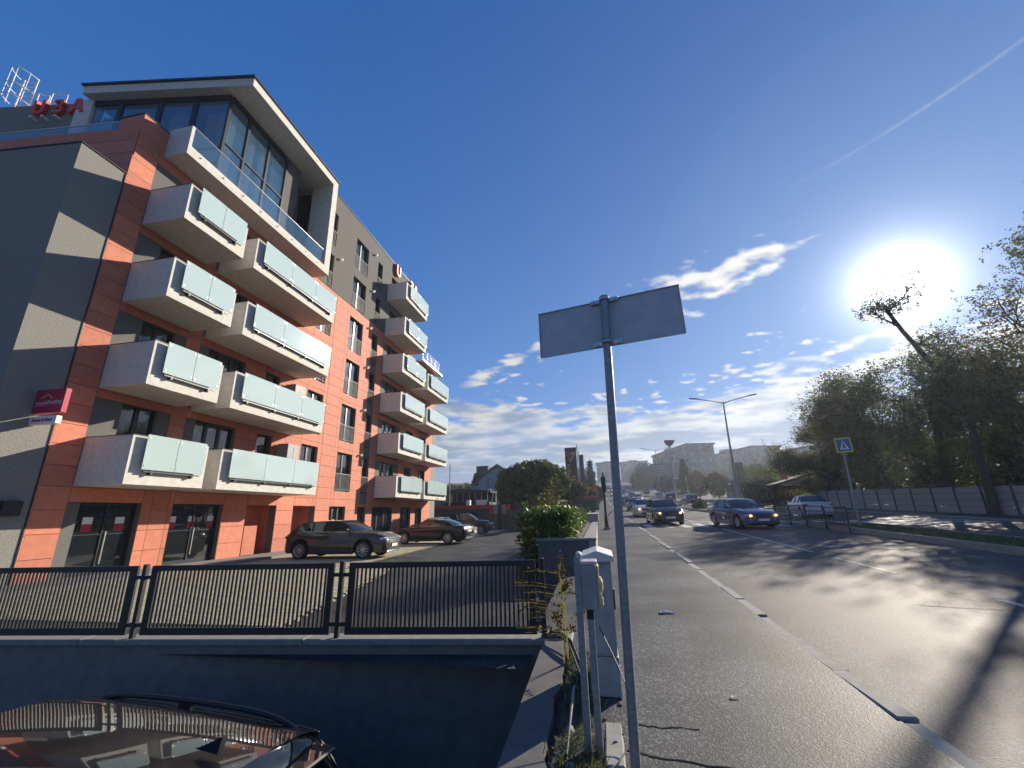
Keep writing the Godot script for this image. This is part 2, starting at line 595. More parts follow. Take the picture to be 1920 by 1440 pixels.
# a window in the street front: frame > panes, curtain, railing
func window(u0: float, u1: float, y0: float, y1: float, leaves := 2, rail := 0.0, curtain := 0, x := -15.2):
	var st := start()
	var t := 0.07
	xbox(st, x - 0.04, x + 0.04, u0, u1, y1 - t, y1)
	xbox(st, x - 0.04, x + 0.04, u0, u1, y0, y0 + t)
	var w := (u1 - u0) / leaves
	for i in leaves + 1:
		var c := u0 + w * i
		var a: float = max(u0, c - t * (1.0 if i > 0 else 0.0))
		xbox(st, x - 0.04, x + 0.04, a, min(u1, c + t * (1.0 if i < leaves else 0.0)), y0 + t, y1 - t)
	var f := partw("window", st, M.frame_dark, bld)
	for i in leaves:
		st = start()
		xbox(st, x - 0.012, x - 0.004, u0 + w * i + t * 0.9, u0 + w * (i + 1) - t * 0.9, y0 + t, y1 - t)
		partw("pane", st, M.window_glass, f)
	if curtain > 0:
		st = start()
		var ca: float = [u0 + 0.1, u0 + 0.1, u0 + w * 0.75, u1 - 0.75][curtain]
		var cb: float = [u1 - 0.1, u0 + 0.7, u0 + w * 1.35, u1 - 0.1][curtain]
		drape(st, x - 0.14, ca, cb, y0 + 0.04, y1 - 0.06)
		partw("curtain", st, M.curtain, f)
	if rail > 0.0:
		st = start()
		rod(st, Vector3(FX - 0.02, rail, -u0), Vector3(FX - 0.02, rail, -u1), 0.022, 6)
		rod(st, Vector3(FX - 0.02, y0 + 0.1, -u0), Vector3(FX - 0.02, y0 + 0.1, -u1), 0.014, 6)
		var n := int((u1 - u0) / 0.12)
		for i in range(1, n):
			var u: float = lerp(u0, u1, float(i) / n)
			xbox(st, FX - 0.028, FX - 0.012, u - 0.008, u + 0.008, y0 + 0.1, rail)
		partw("railing", st, M.rail_paint, f)

func drape(st, x: float, u0: float, u1: float, y0: float, y1: float):
	st.set_smooth_group(1)
	var n: int = max(6, int((u1 - u0) / 0.03))
	for i in n:
		var a: float = lerp(u0, u1, float(i) / n)
		var b: float = lerp(u0, u1, float(i + 1) / n)
		var xa := x + 0.03 * sin(a * 42.0) + 0.012 * sin(a * 97.0)
		var xb := x + 0.03 * sin(b * 42.0) + 0.012 * sin(b * 97.0)
		quad(st, Vector3(xa, y0, -a), Vector3(xb, y0, -b), Vector3(xb, y1, -b), Vector3(xa, y1, -a))

func balcony(u0: float, u1: float, yb: float, xf: float, glasses: int, g0: float, g1: float, nb: int):
	var st := start()
	var t := 0.13
	var h := 1.42
	xbox(st, FX + 0.001, xf, u0, u1, yb, yb + 0.2)
	xbox(st, xf - t, xf, u0, u1, yb + 0.2, yb + h)
	xbox(st, FX + 0.001, xf - t, u0, u0 + t, yb + 0.2, yb + h)
	xbox(st, FX + 0.001, xf - t, u1 - t, u1, yb + 0.2, yb + h)
	var b := partw("balcony", st, M.concrete, bld)
	st = start()
	xbox(st, xf - t - 0.02, xf + 0.015, u0 - 0.015, u1 + 0.015, yb + h, yb + h + 0.022)
	xbox(st, FX + 0.01, xf - t - 0.02, u0 - 0.015, u0 + t + 0.02, yb + h, yb + h + 0.022)
	partw("coping", st, M.frame_dark, b)
	var w := (g1 - g0) / glasses
	for i in glasses:
		st = start()
		bevel(st, Vector3(xf + 0.15, yb + 0.43, -(g0 + w * (i + 1) - 0.006)), Vector3(xf + 0.164, yb + 1.47, -(g0 + w * i + 0.006)), 0.003)
		var g := partw("glass_panel", st, M.frosted_glass, b)
		st = start()
		for k in [[0.07, 0.55], [0.07, 1.37]]:
			for s in [0, 1]:
				var u: float = g0 + w * i + (k[0] if s == 0 else w - k[0])
				tube(st, [Vector3(xf + 0.15, yb + k[1], -u), Vector3(xf + 0.176, yb + k[1], -u)], [0.026, 0.024], 10)
		partw("glass_clamps", st, M.steel, g)
	for i in nb:
		var u: float = lerp(g0 + 0.35, g1 - 0.35, float(i) / (nb - 1))
		st = start()
		xbox(st, xf + 0.001, xf + 0.145, u - 0.03, u + 0.03, yb + 0.3, yb + 1.3)
		partw("bracket", st, M.frame_dark, b)
	st = start()
	xbox(st, xf + 0.09, xf + 0.14, g0 + 0.1, g1 - 0.1, yb + 0.36, yb + 0.4)
	partw("support_rail", st, M.frame_dark, b)

func letter(ch: String, size: float, depth: float, at: Vector3, turn: float, m: Material, parent: Node, called := "letter"):
	var tm := TextMesh.new()
	var f := SystemFont.new()
	f.font_names = ["Droid Sans"]
	f.font_weight = 700
	tm.font = f
	tm.text = ch
	tm.font_size = 64
	tm.pixel_size = size / 64.0
	tm.depth = depth
	tm.curve_step = 1.0
	var o := put(called, tm, m, parent)
	var off := Vector3.ZERO
	var n = parent
	while n != self:
		off += n.position
		n = n.get_parent()
	o.position = at - off
	o.rotation.y = turn
	return o

func make_building():
	bld = thing("apartment_building", "seven storey terracotta and grey apartment building with white balconies and frosted glass panels", "building", Vector3(FX, LOT, -9.42))
	spare_panels = start()
	var tops := [0.60, 3.74, 6.71, 9.68, 12.65, 15.62, 18.59]
	# --- openings of each storey: [u0, u1, y0, y1]
	var ground := [[10.2, 12.35, -1.5, 0.6], [13.47, 15.66, -1.5, 0.6], [16.9, 18.74, -1.6, 0.6], [19.93, 21.7, -1.6, 0.6], [23.0, 24.63, -1.2, 0.6], [26.05, 27.05, -1.5, 0.6], [27.9, 30.9, -1.5, 0.62], [32.3, 34.2, -1.5, 0.62], [35.1, 36.5, -1.0, 0.62]]
	var clad_holes := []
	var wall_holes := []
	for g in ground:
		clad_holes.append(g)
		wall_holes.append(g)
	var strips := []
	for b in range(1, 5):
		var t: float = tops[b]
		var s := t - 2.27
		for o in [[10.2, 12.69, s - 0.35, t], [13.3, 15.69, s - 0.35, t], [16.92, 17.85, s - 0.35, t], [20.0, 21.4, s, t], [23.3, 24.93, s, t], [27.9, 31.5, s - 0.35, t], [32.6, 34.0, s + 0.5, t], [35.4, 36.9, s - 0.35, t]]:
			clad_holes.append(o)
		clad_holes.append([26.2, 27.05, s - 0.7, t])
		for o in [[11.05, 12.25, s - 0.2, t], [13.75, 15.66, s - 0.2, t], [16.95, 17.82, s - 0.2, t], [20.0, 21.4, s, t], [23.3, 24.93, s, t], [26.22, 27.03, s, t], [28.6, 30.8, s - 0.2, t], [32.6, 34.0, s + 0.5, t], [35.43, 36.87, s - 0.2, t]]:
			wall_holes.append(o)
	var core := start()
	for r in leftover(9.42, 39.55, -1.6, 13.35, wall_holes):
		xbox(core, -15.36, -15.029, r[0], r[1], r[2], r[3])
	partw("wall", core, M.render_grey, bld)
	# boards, storey by storey, nearest columns first
	var rects := []
	for b in 5:
		var y0: float = -1.55 if b == 0 else 1.02 + 2.97 * (b - 1)
		var y1: float = 13.33 if b == 4 else 1.02 + 2.97 * b
		var cols := [9.42, 10.2, 12.69, 13.3, 15.69, 16.92, 17.85, 20.0, 21.4, 21.75, 23.3, 24.93, 26.2, 27.05, 27.9, 31.5, 32.6, 34.0, 35.4, 36.9, 38.4]
		if b == 0: cols = [9.42, 10.2, 12.35, 13.47, 15.66, 16.9, 18.74, 19.93, 21.7, 23.0, 24.63, 26.05, 27.05, 27.9, 30.9, 32.3, 34.2, 35.1, 36.5, 38.4]
		for i in cols.size() - 1:
			for r in leftover(cols[i], cols[i + 1], y0, y1, clad_holes):
				rects.append(r)
	rects.sort_custom(func(a, b): return a[0] < b[0])
	for r in rects: clad(r[0], r[1], r[2], r[3])
	# pale end strip of the front
	var st := start()
	xbox(st, -15.028, -14.995, 38.4, 39.55, -1.5, 13.33)
	partw("end_wall_strip", st, M.stone_cap, bld)
	# windows of the four lower storeys
	for b in range(1, 5):
		var t: float = tops[b]
		var s := t - 2.27
		window(11.05, 12.25, s - 0.2, t, 2, 0.0, 2 if b == 1 else 0)
		window(13.75, 15.66, s - 0.2, t, 3, 0.0, [0, 2, 0, 3, 1][b])
		window(16.95, 17.82, s - 0.2, t, 1)
		window(20.0, 21.4, s, t, 2, s + 1.02, 2)
		window(23.3, 24.93, s, t, 2, s + 1.02, 2 if b % 2 else 1)
		window(26.22, 27.03, s, t, 1, s + 1.02)
		window(28.6, 30.8, s - 0.2, t, 3, 0.0, [0, 1, 2, 1, 0][b])
		window(32.6, 34.0, s + 0.5, t, 2)
		window(35.43, 36.87, s - 0.2, t, 2, 0.0, 3)
	# --- upper two storeys, grey render
	var up := []
	for b in [5, 6]:
		var t: float = tops[b]
		var s: float = t - (2.2 if b == 5 else 2.27)
		for o in [[20.55, 21.03], [23.3, 24.93], [26.35, 27.05], [28.6, 30.8]]:
			up.append([o[0], o[1], s, t])
			window(o[0], o[1], s, t, 1 if o[1] - o[0] < 1.0 else 2, s + 1.02 if o[0] < 28.0 else 0.0, 2 if o[0] == 23.3 or o[0] == 28.6 else 0)
	st = start()
	for r in leftover(19.25, 33.0, 13.35, 19.95, up): xbox(st, -15.36, -15.0, r[0], r[1], r[2], r[3])
	xbox(st, -16.2, -15.36, 32.7, 33.0, 13.35, 19.95)
	partw("upper_wall", st, M.render_upper, bld)
	st = start()
	xbox(st, -15.4, -14.96, 19.3, 33.04, 19.95, 20.0)
	partw("parapet_coping", st, M.frame_dark, bld)
	# dark inside of the whole block
	st = start()
	slab(st, [[-15.95, 9.9], [-15.95, 39.3], [-33.0, 39.3], [-33.0, 8.2]], -1.6, 13.2)
	slab(st, [[-15.95, 19.4], [-15.95, 32.7], [-33.0, 32.7], [-33.0, 19.4]], 13.2, 19.8)
	xbox(st, -15.95, -15.36, 38.9, 39.55, -1.6, 13.35)
	xbox(st, -15.95, -15.36, 9.5, 9.9, -1.6, 13.35)
	partw("interior", st, M.room, bld)
	st = start()
	xbox(st, -33.0, -15.36, 33.0, 39.55, 13.2, 13.36)
	partw("terrace_floor", st, M.concrete_dark, bld)
	st = start()
	slab(st, [[-15.3, 19.3], [-15.3, 33.0], [-33.0, 33.0], [-33.0, 19.3]], 19.82, 19.9)
	partw("upper_roof", st, M.concrete_dark, bld)
	# --- ground floor shop windows
	shop_front(10.58, 12.33, [[10.85, 11.13], [11.78, 12.06]])
	st = start(); xbox(st, -15.2, -15.06, 10.2, 10.57, -1.5, 0.6); partw("wall_strip", st, M.render_grey, bld)
	shop_front(13.48, 15.65, [[13.6, 13.88], [14.38, 14.66], [15.22, 15.5]])
	for nn in [[16.9, 18.74], [19.93, 21.7]]:   # two deep doorways lined with terracotta
		st = start()
		xbox(st, -15.95, -15.9, nn[0], nn[1], -1.6, 0.62)
		partw("niche_back", st, M.terracotta_3, bld)
		st = start()
		xbox(st, -15.9, -15.365, nn[0] - 0.05, nn[0], -1.6, 0.62)
		xbox(st, -15.9, -15.365, nn[1], nn[1] + 0.05, -1.6, 0.62)
		xbox(st, -15.9, -15.365, nn[0], nn[1], 0.605, 0.66)
		partw("niche_lining", st, M.terracotta_1, bld)
	st = start(); xbox(st, -15.89, -15.35, 17.35, 18.1, -1.5, -0.28); partw("niche_block", st, M.terracotta_1, bld)
	st = start(); xbox(st, -15.9, -15.86, 20.3, 21.3, -1.55, 0.45); partw("service_door", st, M.terracotta_3, bld)
	window(23.0, 24.63, -1.2, 0.6, 3, 0.0, 2)
	window(26.05, 27.05, -1.5, 0.6, 1)
	window(27.9, 30.9, -1.5, 0.62, 3)
	window(32.3, 34.2, -1.5, 0.62, 2, 0.0, 1)
	window(35.1, 36.5, -1.0, 0.62, 1)
	# --- balconies
	for k in 4:
		balcony(10.22, 12.82, 1.05 + 2.99 * k, -13.25, 2, 10.52, 12.6, 2)
		balcony(13.42, 19.12, 1.05 + 2.98 * k, -13.28, 3, 13.72, 18.95, 4)
		balcony(33.0, 38.1, 1.22 + 2.98 * k, -13.4, 3, 33.35, 37.9, 4)
	for k in 6:
		balcony(28.0, 32.3, 1.22 + 2.98 * k, -13.4, 2, 28.45, 32.15, 3)
	st = start()   # rail of the terrace above the far balconies
	for y in [13.75, 14.0, 14.25, 14.5]:
		rod(st, Vector3(-14.6, y, -34.6), Vector3(-14.6, y, -38.6), 0.02, 6)
	for u in [34.6, 35.6, 36.6, 37.6, 38.6]:
		rod(st, Vector3(-14.6, 13.35, -u), Vector3(-14.6, 14.5, -u), 0.025, 6)
	xbox(st, -14.99, -14.3, 34.2, 39.0, 13.22, 13.36)
	partw("terrace_railing", st, M.steel, bld)
	# --- corner wing in grey render
	st = start()
	slab(st, [[-15.0, 9.385], [-15.0, 8.03], [-32.0, 6.4], [-32.0, 9.385]], -1.6, 11.42)
	partw("grey_wing", st, M.render_dark, bld)
	st = start()
	slab(st, [[-14.96, 9.385], [-14.96, 8.0], [-32.0, 6.36], [-32.0, 9.385]], 11.421, 11.46)
	partw("wing_coping", st, M.frame_dark, bld)
	st = start(); xbox(st, -14.999, -14.97, 9.345, 9.375, -1.5, 11.4); partw("downpipe", st, M.frame_dark, bld)
	st = start(); xbox(st, -14.999, -14.88, 8.72, 9.12, 0.22, 0.6); partw("wall_box", st, M.frame_dark, bld)
	# terracotta above the wing, turned with the side street
	var side := Transform3D(Basis(Vector3(1, 0, -SKEW).normalized(), Vector3.UP, Vector3(SKEW, 0, 1).normalized()), Vector3(-15.03, 0, -9.42))
	st = start()
	slab(st, [[-15.03, 9.45], [-32.0, 7.65], [-32.0, 12.0], [-15.03, 12.0]], 11.3, 13.5)
	partw("side_wall", st, M.render_grey, bld)
	for i in 7:
		for j in 4:
			if n_panels >= 297: break
			st = start()
			box(st, Vector3(-2.4 * (i + 1) + 0.008, 11.3 + 0.55 * j + 0.008, 0), Vector3(-2.4 * i - 0.008, 11.3 + 0.55 * (j + 1) - 0.008, 0.035), side)
			partw("cladding_panel", st, M["terracotta_%d" % rng.randi_range(0, 3)], bld)
			n_panels += 1
	for j in 23:   # narrow return of the corner pier
		box(spare_panels, Vector3(-0.9, -1.5 + 0.6 * j, 0), Vector3(0.03, -1.5 + 0.6 * (j + 1) - 0.014, 0.03), side)
	# raised corner pier
	st = start()
	xbox(st, -16.1, -15.002, 9.43, 10.36, 13.34, 14.15)
	partw("corner_pier", st, M.terracotta_0, bld)
	st = start()
	xbox(st, -16.12, -14.98, 9.40, 10.38, 14.151, 14.185)
	partw("pier_coping", st, M.frame_dark, bld)
	var sp := partw("cladding_panels", spare_panels, M.terracotta_0, bld)
	sp.set_meta("kind", "stuff")
	# glass rail of the roof terrace along the side street
	for i in 5:
		st = start()
		box(st, Vector3(-1.15 - 3.2 * (i + 1) + 0.03, 13.52, -0.25), Vector3(-1.15 - 3.2 * i, 14.15, -0.238), side)
		partw("terrace_glass", st, M.rail_glass, bld)
	st = start()
	rod(st, side * Vector3(-1.1, 14.17, -0.244), side * Vector3(-17.2, 14.17, -0.244), 0.025, 8)
	partw("terrace_rail", st, M.steel, bld)
	st = start()
	slab(st, [[-15.2, 10.0], [-32.0, 8.2], [-32.0, 20.0], [-15.2, 20.0]], 13.35, 13.51)
	partw("roof_terrace", st, M.concrete_dark, bld)
	penthouse()
	# red letters on the front parapet
	letter("U", 1.35, 0.22, Vector3(-14.86, 19.42, -29.3), PI / 2, M.letter_red, bld)
	letter("3", 1.35, 0.22, Vector3(-14.86, 19.42, -31.9), PI / 2, M.letter_red, bld)
	letter("A", 1.35, 0.22, Vector3(-14.86, 19.42, -34.5 + 1.75), PI / 2, M.letter_red, bld)
	# small lamps on the wall
	for p in [[15.73, 21.6], [18.72, 25.75], [15.7, 25.75], [12.79, 25.75], [9.85, 25.75], [6.83, 25.75], [3.84, 25.75]]:
		st = start()
		cbox(st, Vector3(-14.96, p[0], -p[1]), Vector3(0.08, 0.12, 0.1))
		tube(st, [Vector3(-14.92, p[0] + 0.02, -p[1]), Vector3(-14.78, p[0] - 0.02, -p[1] + 0.03)], [0.05, 0.09], 8)
		partw("wall_lamp", st, M.sign_white, bld)

func shop_front(u0: float, u1: float, posters: Array):
	var st := start()
	var x := -15.22
	xbox(st, x - 0.03, x + 0.03, u0, u1, 0.53, 0.6)
	xbox(st, x - 0.03, x + 0.03, u0, u1, -1.5, -1.4)
	var m := (u0 + u1) * 0.5
	for c in [u0 + 0.03, m, u1 - 0.03]: xbox(st, x - 0.03, x + 0.03, c - 0.03, c + 0.03, -1.4, 0.53)
	xbox(st, x - 0.02, x + 0.02, u0 + 0.06, u1 - 0.06, -0.35, -0.33)
	var f := partw("shop_window", st, M.frame_dark, bld)
	for k in [[u0 + 0.06, m - 0.03], [m + 0.03, u1 - 0.06]]:
		st = start(); xbox(st, x - 0.012, x - 0.004, k[0], k[1], -1.4, 0.53)
		partw("pane", st, M.window_glass, f)
	st = start()
	xbox(st, x + 0.03, x + 0.07, m + 0.06, m + 0.1, -1.2, -0.25)
	partw("door_handle", st, M.steel, f)
	for p in posters:
		st = start()
		xbox(st, x, x + 0.003, p[0], p[1], -0.03, 0.17)
		var po := partw("poster", st, M.sign_white, f)
		st = start()
		xbox(st, x, x + 0.0032, p[0], p[1], -0.24, -0.031)
		partw("poster_lower_half", st, M.sign_red, f)

func penthouse():
	var st := start()
	# roof plate with its turned side edge, and the upright that carries it
	slab(st, [[-14.0, 12.46], [-21.9, 11.196], [-21.9, 19.25], [-14.0, 19.25]], 18.97, 19.41)
	xbox(st, -15.34, -14.0, 18.8, 19.25, 13.1, 18.97)
	partw("penthouse_frame", st, M.concrete, bld)
	st = start()
	slab(st, [[-13.93, 12.37], [-21.97, 11.09], [-21.97, 19.33], [-13.93, 19.33]], 19.411, 19.5)
	var n := FastNoiseLite.new(); n.seed = 4; n.frequency = 0.6
	partw("roof_membrane", st, M.frame_dark, bld)
	# long balcony in front of it
	st = start()
	xbox(st, FX + 0.001, -14.0, 10.36, 18.8, 13.1, 13.5)
	xbox(st, FX + 0.001, -14.0, 10.36, 10.48, 13.5, 14.37)
	var lb := partw("roof_balcony", st, M.concrete, bld)
	for i in 4:
		st = start()
		var a: float = lerp(10.5, 18.55, i / 4.0)
		var b: float = lerp(10.5, 18.55, (i + 1) / 4.0) - 0.015
		xbox(st, -14.055, -14.04, a, b, 13.4, 14.38)
		partw("glass_panel", st, M.rail_glass, lb)
	st = start()
	rod(st, Vector3(-14.047, 14.4, -10.46), Vector3(-14.047, 14.4, -18.6), 0.025, 8)
	partw("handrail", st, M.steel, lb)
	st = start()
	for i in 8: tube(st, [Vector3(-13.995, 13.33, -10.9 - i * 1.05), Vector3(-13.97, 13.33, -10.9 - i * 1.05)], [0.03, 0.03], 8)
	partw("fixing_bolts", st, M.frame_dark, lb)
	# glazed corner room
	var x := -15.3
	st = start()
	for u in [12.7, 13.85, 15.2, 16.5]: xbox(st, x - 0.06, x + 0.06, u - 0.06, u + 0.06, 13.5, 18.7)
	for y in [[18.7, 18.97], [13.5, 13.6], [16.25, 16.33]]: xbox(st, x - 0.05, x + 0.05, 12.76, 16.44, y[0], y[1])
	var side := Transform3D(Basis(Vector3(1, 0, -0.16).normalized(), Vector3.UP, Vector3(0.16, 0, 1).normalized()), Vector3(x, 0, -12.7))
	for s in [1.62, 3.3, 5.2]: box(st, Vector3(-s - 0.11, 13.5, -0.06), Vector3(-s + 0.11, 18.7, 0.06), side)
	for y in [[18.7, 18.97], [13.5, 13.6]]: box(st, Vector3(-6.5, y[0], -0.05), Vector3(-0.06, y[1], 0.05), side)
	for y in [15.85, 15.05]: box(st, Vector3(-1.55, y, -0.05), Vector3(-0.06, y + 0.07, 0.05), side)
	var f := partw("glazing_frame", st, M.frame_dark, bld)
	for k in [[12.76, 13.79], [13.91, 15.14], [15.26, 16.44]]:
		st = start(); xbox(st, x - 0.012, x, k[0], k[1], 13.6, 18.7); partw("pane", st, M.clear_glass, f)
	for k in [[0.06, 1.51], [1.73, 3.19], [3.41, 5.09], [5.31, 6.45]]:
		st = start(); box(st, Vector3(-k[1], 13.6, -0.012), Vector3(-k[0], 18.7, 0), side); partw("pane", st, M.clear_glass, f)
	for k in [[12.9, 13.4], [13.95, 14.6], [14.9, 15.5], [15.8, 16.35]]:
		st = start(); drape(st, -15.55, k[0], k[1], 13.6, 18.45); partw("curtain", st, M.curtain, f)
	for k in [[0.3, 1.3], [1.8, 3.0], [3.4, 4.9], [5.3, 6.3]]:
		st = start()
		st.set_smooth_group(1)
		var n2 := int((k[1] - k[0]) / 0.04)
		for i in n2:
			var a: float = -lerp(float(k[0]), float(k[1]), float(i) / n2)
			var b: float = -lerp(float(k[0]), float(k[1]), float(i + 1) / n2)
			var za := -0.3 + 0.035 * sin(a * 40.0)
			var zb := -0.3 + 0.035 * sin(b * 40.0)
			quad(st, side * Vector3(b, 13.6, zb), side * Vector3(a, 13.6, za), side * Vector3(a, 18.3, za), side * Vector3(b, 18.3, zb))
		partw("curtain", st, M.curtain, f)
	st = start()
	xbox(st, -22.0, -15.5, 16.6, 16.9, 13.5, 18.95)
	partw("room_wall", st, M.render_grey, bld)
	# rendered pier beside the glass, and the dark recess
	st = start()
	xbox(st, -15.5, -15.26, 16.57, 17.5, 13.5, 18.96)
	partw("pier", st, M.render_upper, bld)
	st = start()
	xbox(st, -16.4, -16.2, 17.5, 18.8, 13.5, 18.96)
	xbox(st, -16.2, -15.5, 17.3, 17.5, 13.5, 18.96)
	partw("recess_wall", st, M.wall_shade, bld)
	st = start(); xbox(st, -16.19, -16.15, 17.8, 18.6, 13.6, 17.6); partw("recess_door", st, M.frame_dark, bld)
	# pale pier and the set-back storey with the letters
	st = start()
	box(st, Vector3(-7.25, 13.5, -0.4), Vector3(-6.5, 18.96, 0.12), side)
	partw("pale_pier", st, M.concrete, bld)
	st = start()
	box(st, Vector3(-18.0, 13.5, -6.0), Vector3(-7.25, 18.95, -0.02), side)
	partw("set_back_storey", st, M.render_dark, bld)
	for k in [["U", -9.05], ["3", -8.12], ["A", -7.2]]:
		var at: Vector3 = side * Vector3(k[1], 18.62, 0.08)
		letter(k[0], 1.1, 0.16, at, atan(0.16), M.letter_red, bld)
	for s in [-9.15, -8.6, -8.0]:
		st = start()
		cbox(st, Vector3(s, 17.98, 0.12), Vector3(0.1, 0.1, 0.28), side)
		partw("sign_lamp", st, M.sign_white, bld)
	# caged ladder on that roof
	st = start()
	for dx in [-0.35, 0.35]:
		rod(st, side * Vector3(-10.6 + dx, 18.0, -0.3), side * Vector3(-10.6 + dx, 21.0, -0.3), 0.035, 6)
	for i in 10: rod(st, side * Vector3(-10.95, 18.2 + i * 0.29, -0.3), side * Vector3(-10.25, 18.2 + i * 0.29, -0.3), 0.02, 6)
	for y in [19.3, 20.0, 20.9]:
		var ring := []; var rr := []
		for i in 13:
			var a := PI * i / 12.0
			ring.append(side * Vector3(-10.6 - 0.42 * cos(a), y, -0.3 + 0.75 * sin(a))); rr.append(0.022)
		tube(st, ring, rr, 6)
	for a in [0.5, 1.2, 1.95, 2.65]:
		rod(st, side * Vector3(-10.6 - 0.42 * cos(a), 19.2, -0.3 + 0.75 * sin(a)), side * Vector3(-10.6 - 0.42 * cos(a), 20.95, -0.3 + 0.75 * sin(a)), 0.018, 6)
	for k in [[-10.1, -9.5], [-9.4, -8.6]]:
		rod(st, side * Vector3(k[0], 18.95, -0.4), side * Vector3(k[0], 20.2, -0.4), 0.03, 6)
		rod(st, side * Vector3(k[1], 18.95, -0.4), side * Vector3(k[1], 20.0, -0.4), 0.03, 6)
		rod(st, side * Vector3(k[0], 20.2, -0.4), side * Vector3(k[1], 20.0, -0.4), 0.03, 6)
		rod(st, side * Vector3(k[0], 19.55, -0.4), side * Vector3(k[1], 19.5, -0.4), 0.025, 6)
	partw("roof_ladder", st, M.white_paint, bld)

func company_sign():
	var t := thing("company_sign", "crimson projecting sign with white house outline above the shop corner", "sign", Vector3(-15.0, 2.9, -8.9))
	var st := start()
	bevel(st, Vector3(-0.0, 0, -0.07), Vector3(1.0, 0.68, 0.07), 0.01)
	bevel(st, Vector3(-0.25, 0.0, -0.07), Vector3(-0.001, 0.68, 0.07), 0.004)
	part("panel", st, M.sign_red, t)
	t.position = Vector3(-15.2 + 0.2, 2.88, -8.86)
	st = start()
	rod(st, Vector3(0.22, 0.42, 0.075), Vector3(0.42, 0.53, 0.075), 0.012, 6)
	rod(st, Vector3(0.42, 0.53, 0.075), Vector3(0.62, 0.40, 0.075), 0.012, 6)
	rod(st, Vector3(0.08, 0.2, 0.075), Vector3(0.46, 0.22, 0.075), 0.006, 6)
	part("roof_outline", st, M.sign_pale, t)
	letter("aramis", 0.125, 0.008, t.position + Vector3(0.27, 0.29, 0.076), 0.0, M.sign_pale, t, "lettering")
	letter("Trading", 0.14, 0.008, t.position + Vector3(0.72, 0.30, 0.076), 0.0, M.sign_pale, t, "lettering")
	var w := thing("name_board", "white name board with dark red lettering hung below the crimson sign", "sign", Vector3(-15.0, 2.58, -8.86))
	st = start()
	bevel(st, Vector3(0.0, 0, -0.07), Vector3(0.92, 0.22, 0.07), 0.008)
	part("panel", st, M.sign_white, w)
	letter("Timon & Klara", 0.105, 0.008, w.position + Vector3(0.46, 0.11, 0.075), 0.0, M.sign_ink, w, "lettering")

func balcony_cabinets():
	for k in 2:
		var t := thing("balcony_cabinet", ["pale grey storage cabinet on the lowest long balcony", "pale grey storage cabinet on the second long balcony from below"][k], "cabinet", Vector3(-14.95, 1.25 + 2.98 * k, -18.6), 0.0, "storage cabinets on the balconies")
		var st := start()
		bevel(st, Vector3(0, 0, -0.42), Vector3(0.6, 2.2, 0.42), 0.02)
		part("body", st, M.cabinet, t)
		st = start()
		box(st, Vector3(0.601, 0.1, -0.006), Vector3(0.606, 2.1, 0.006))
		part("door_gap", st, M.frame_dark, t)

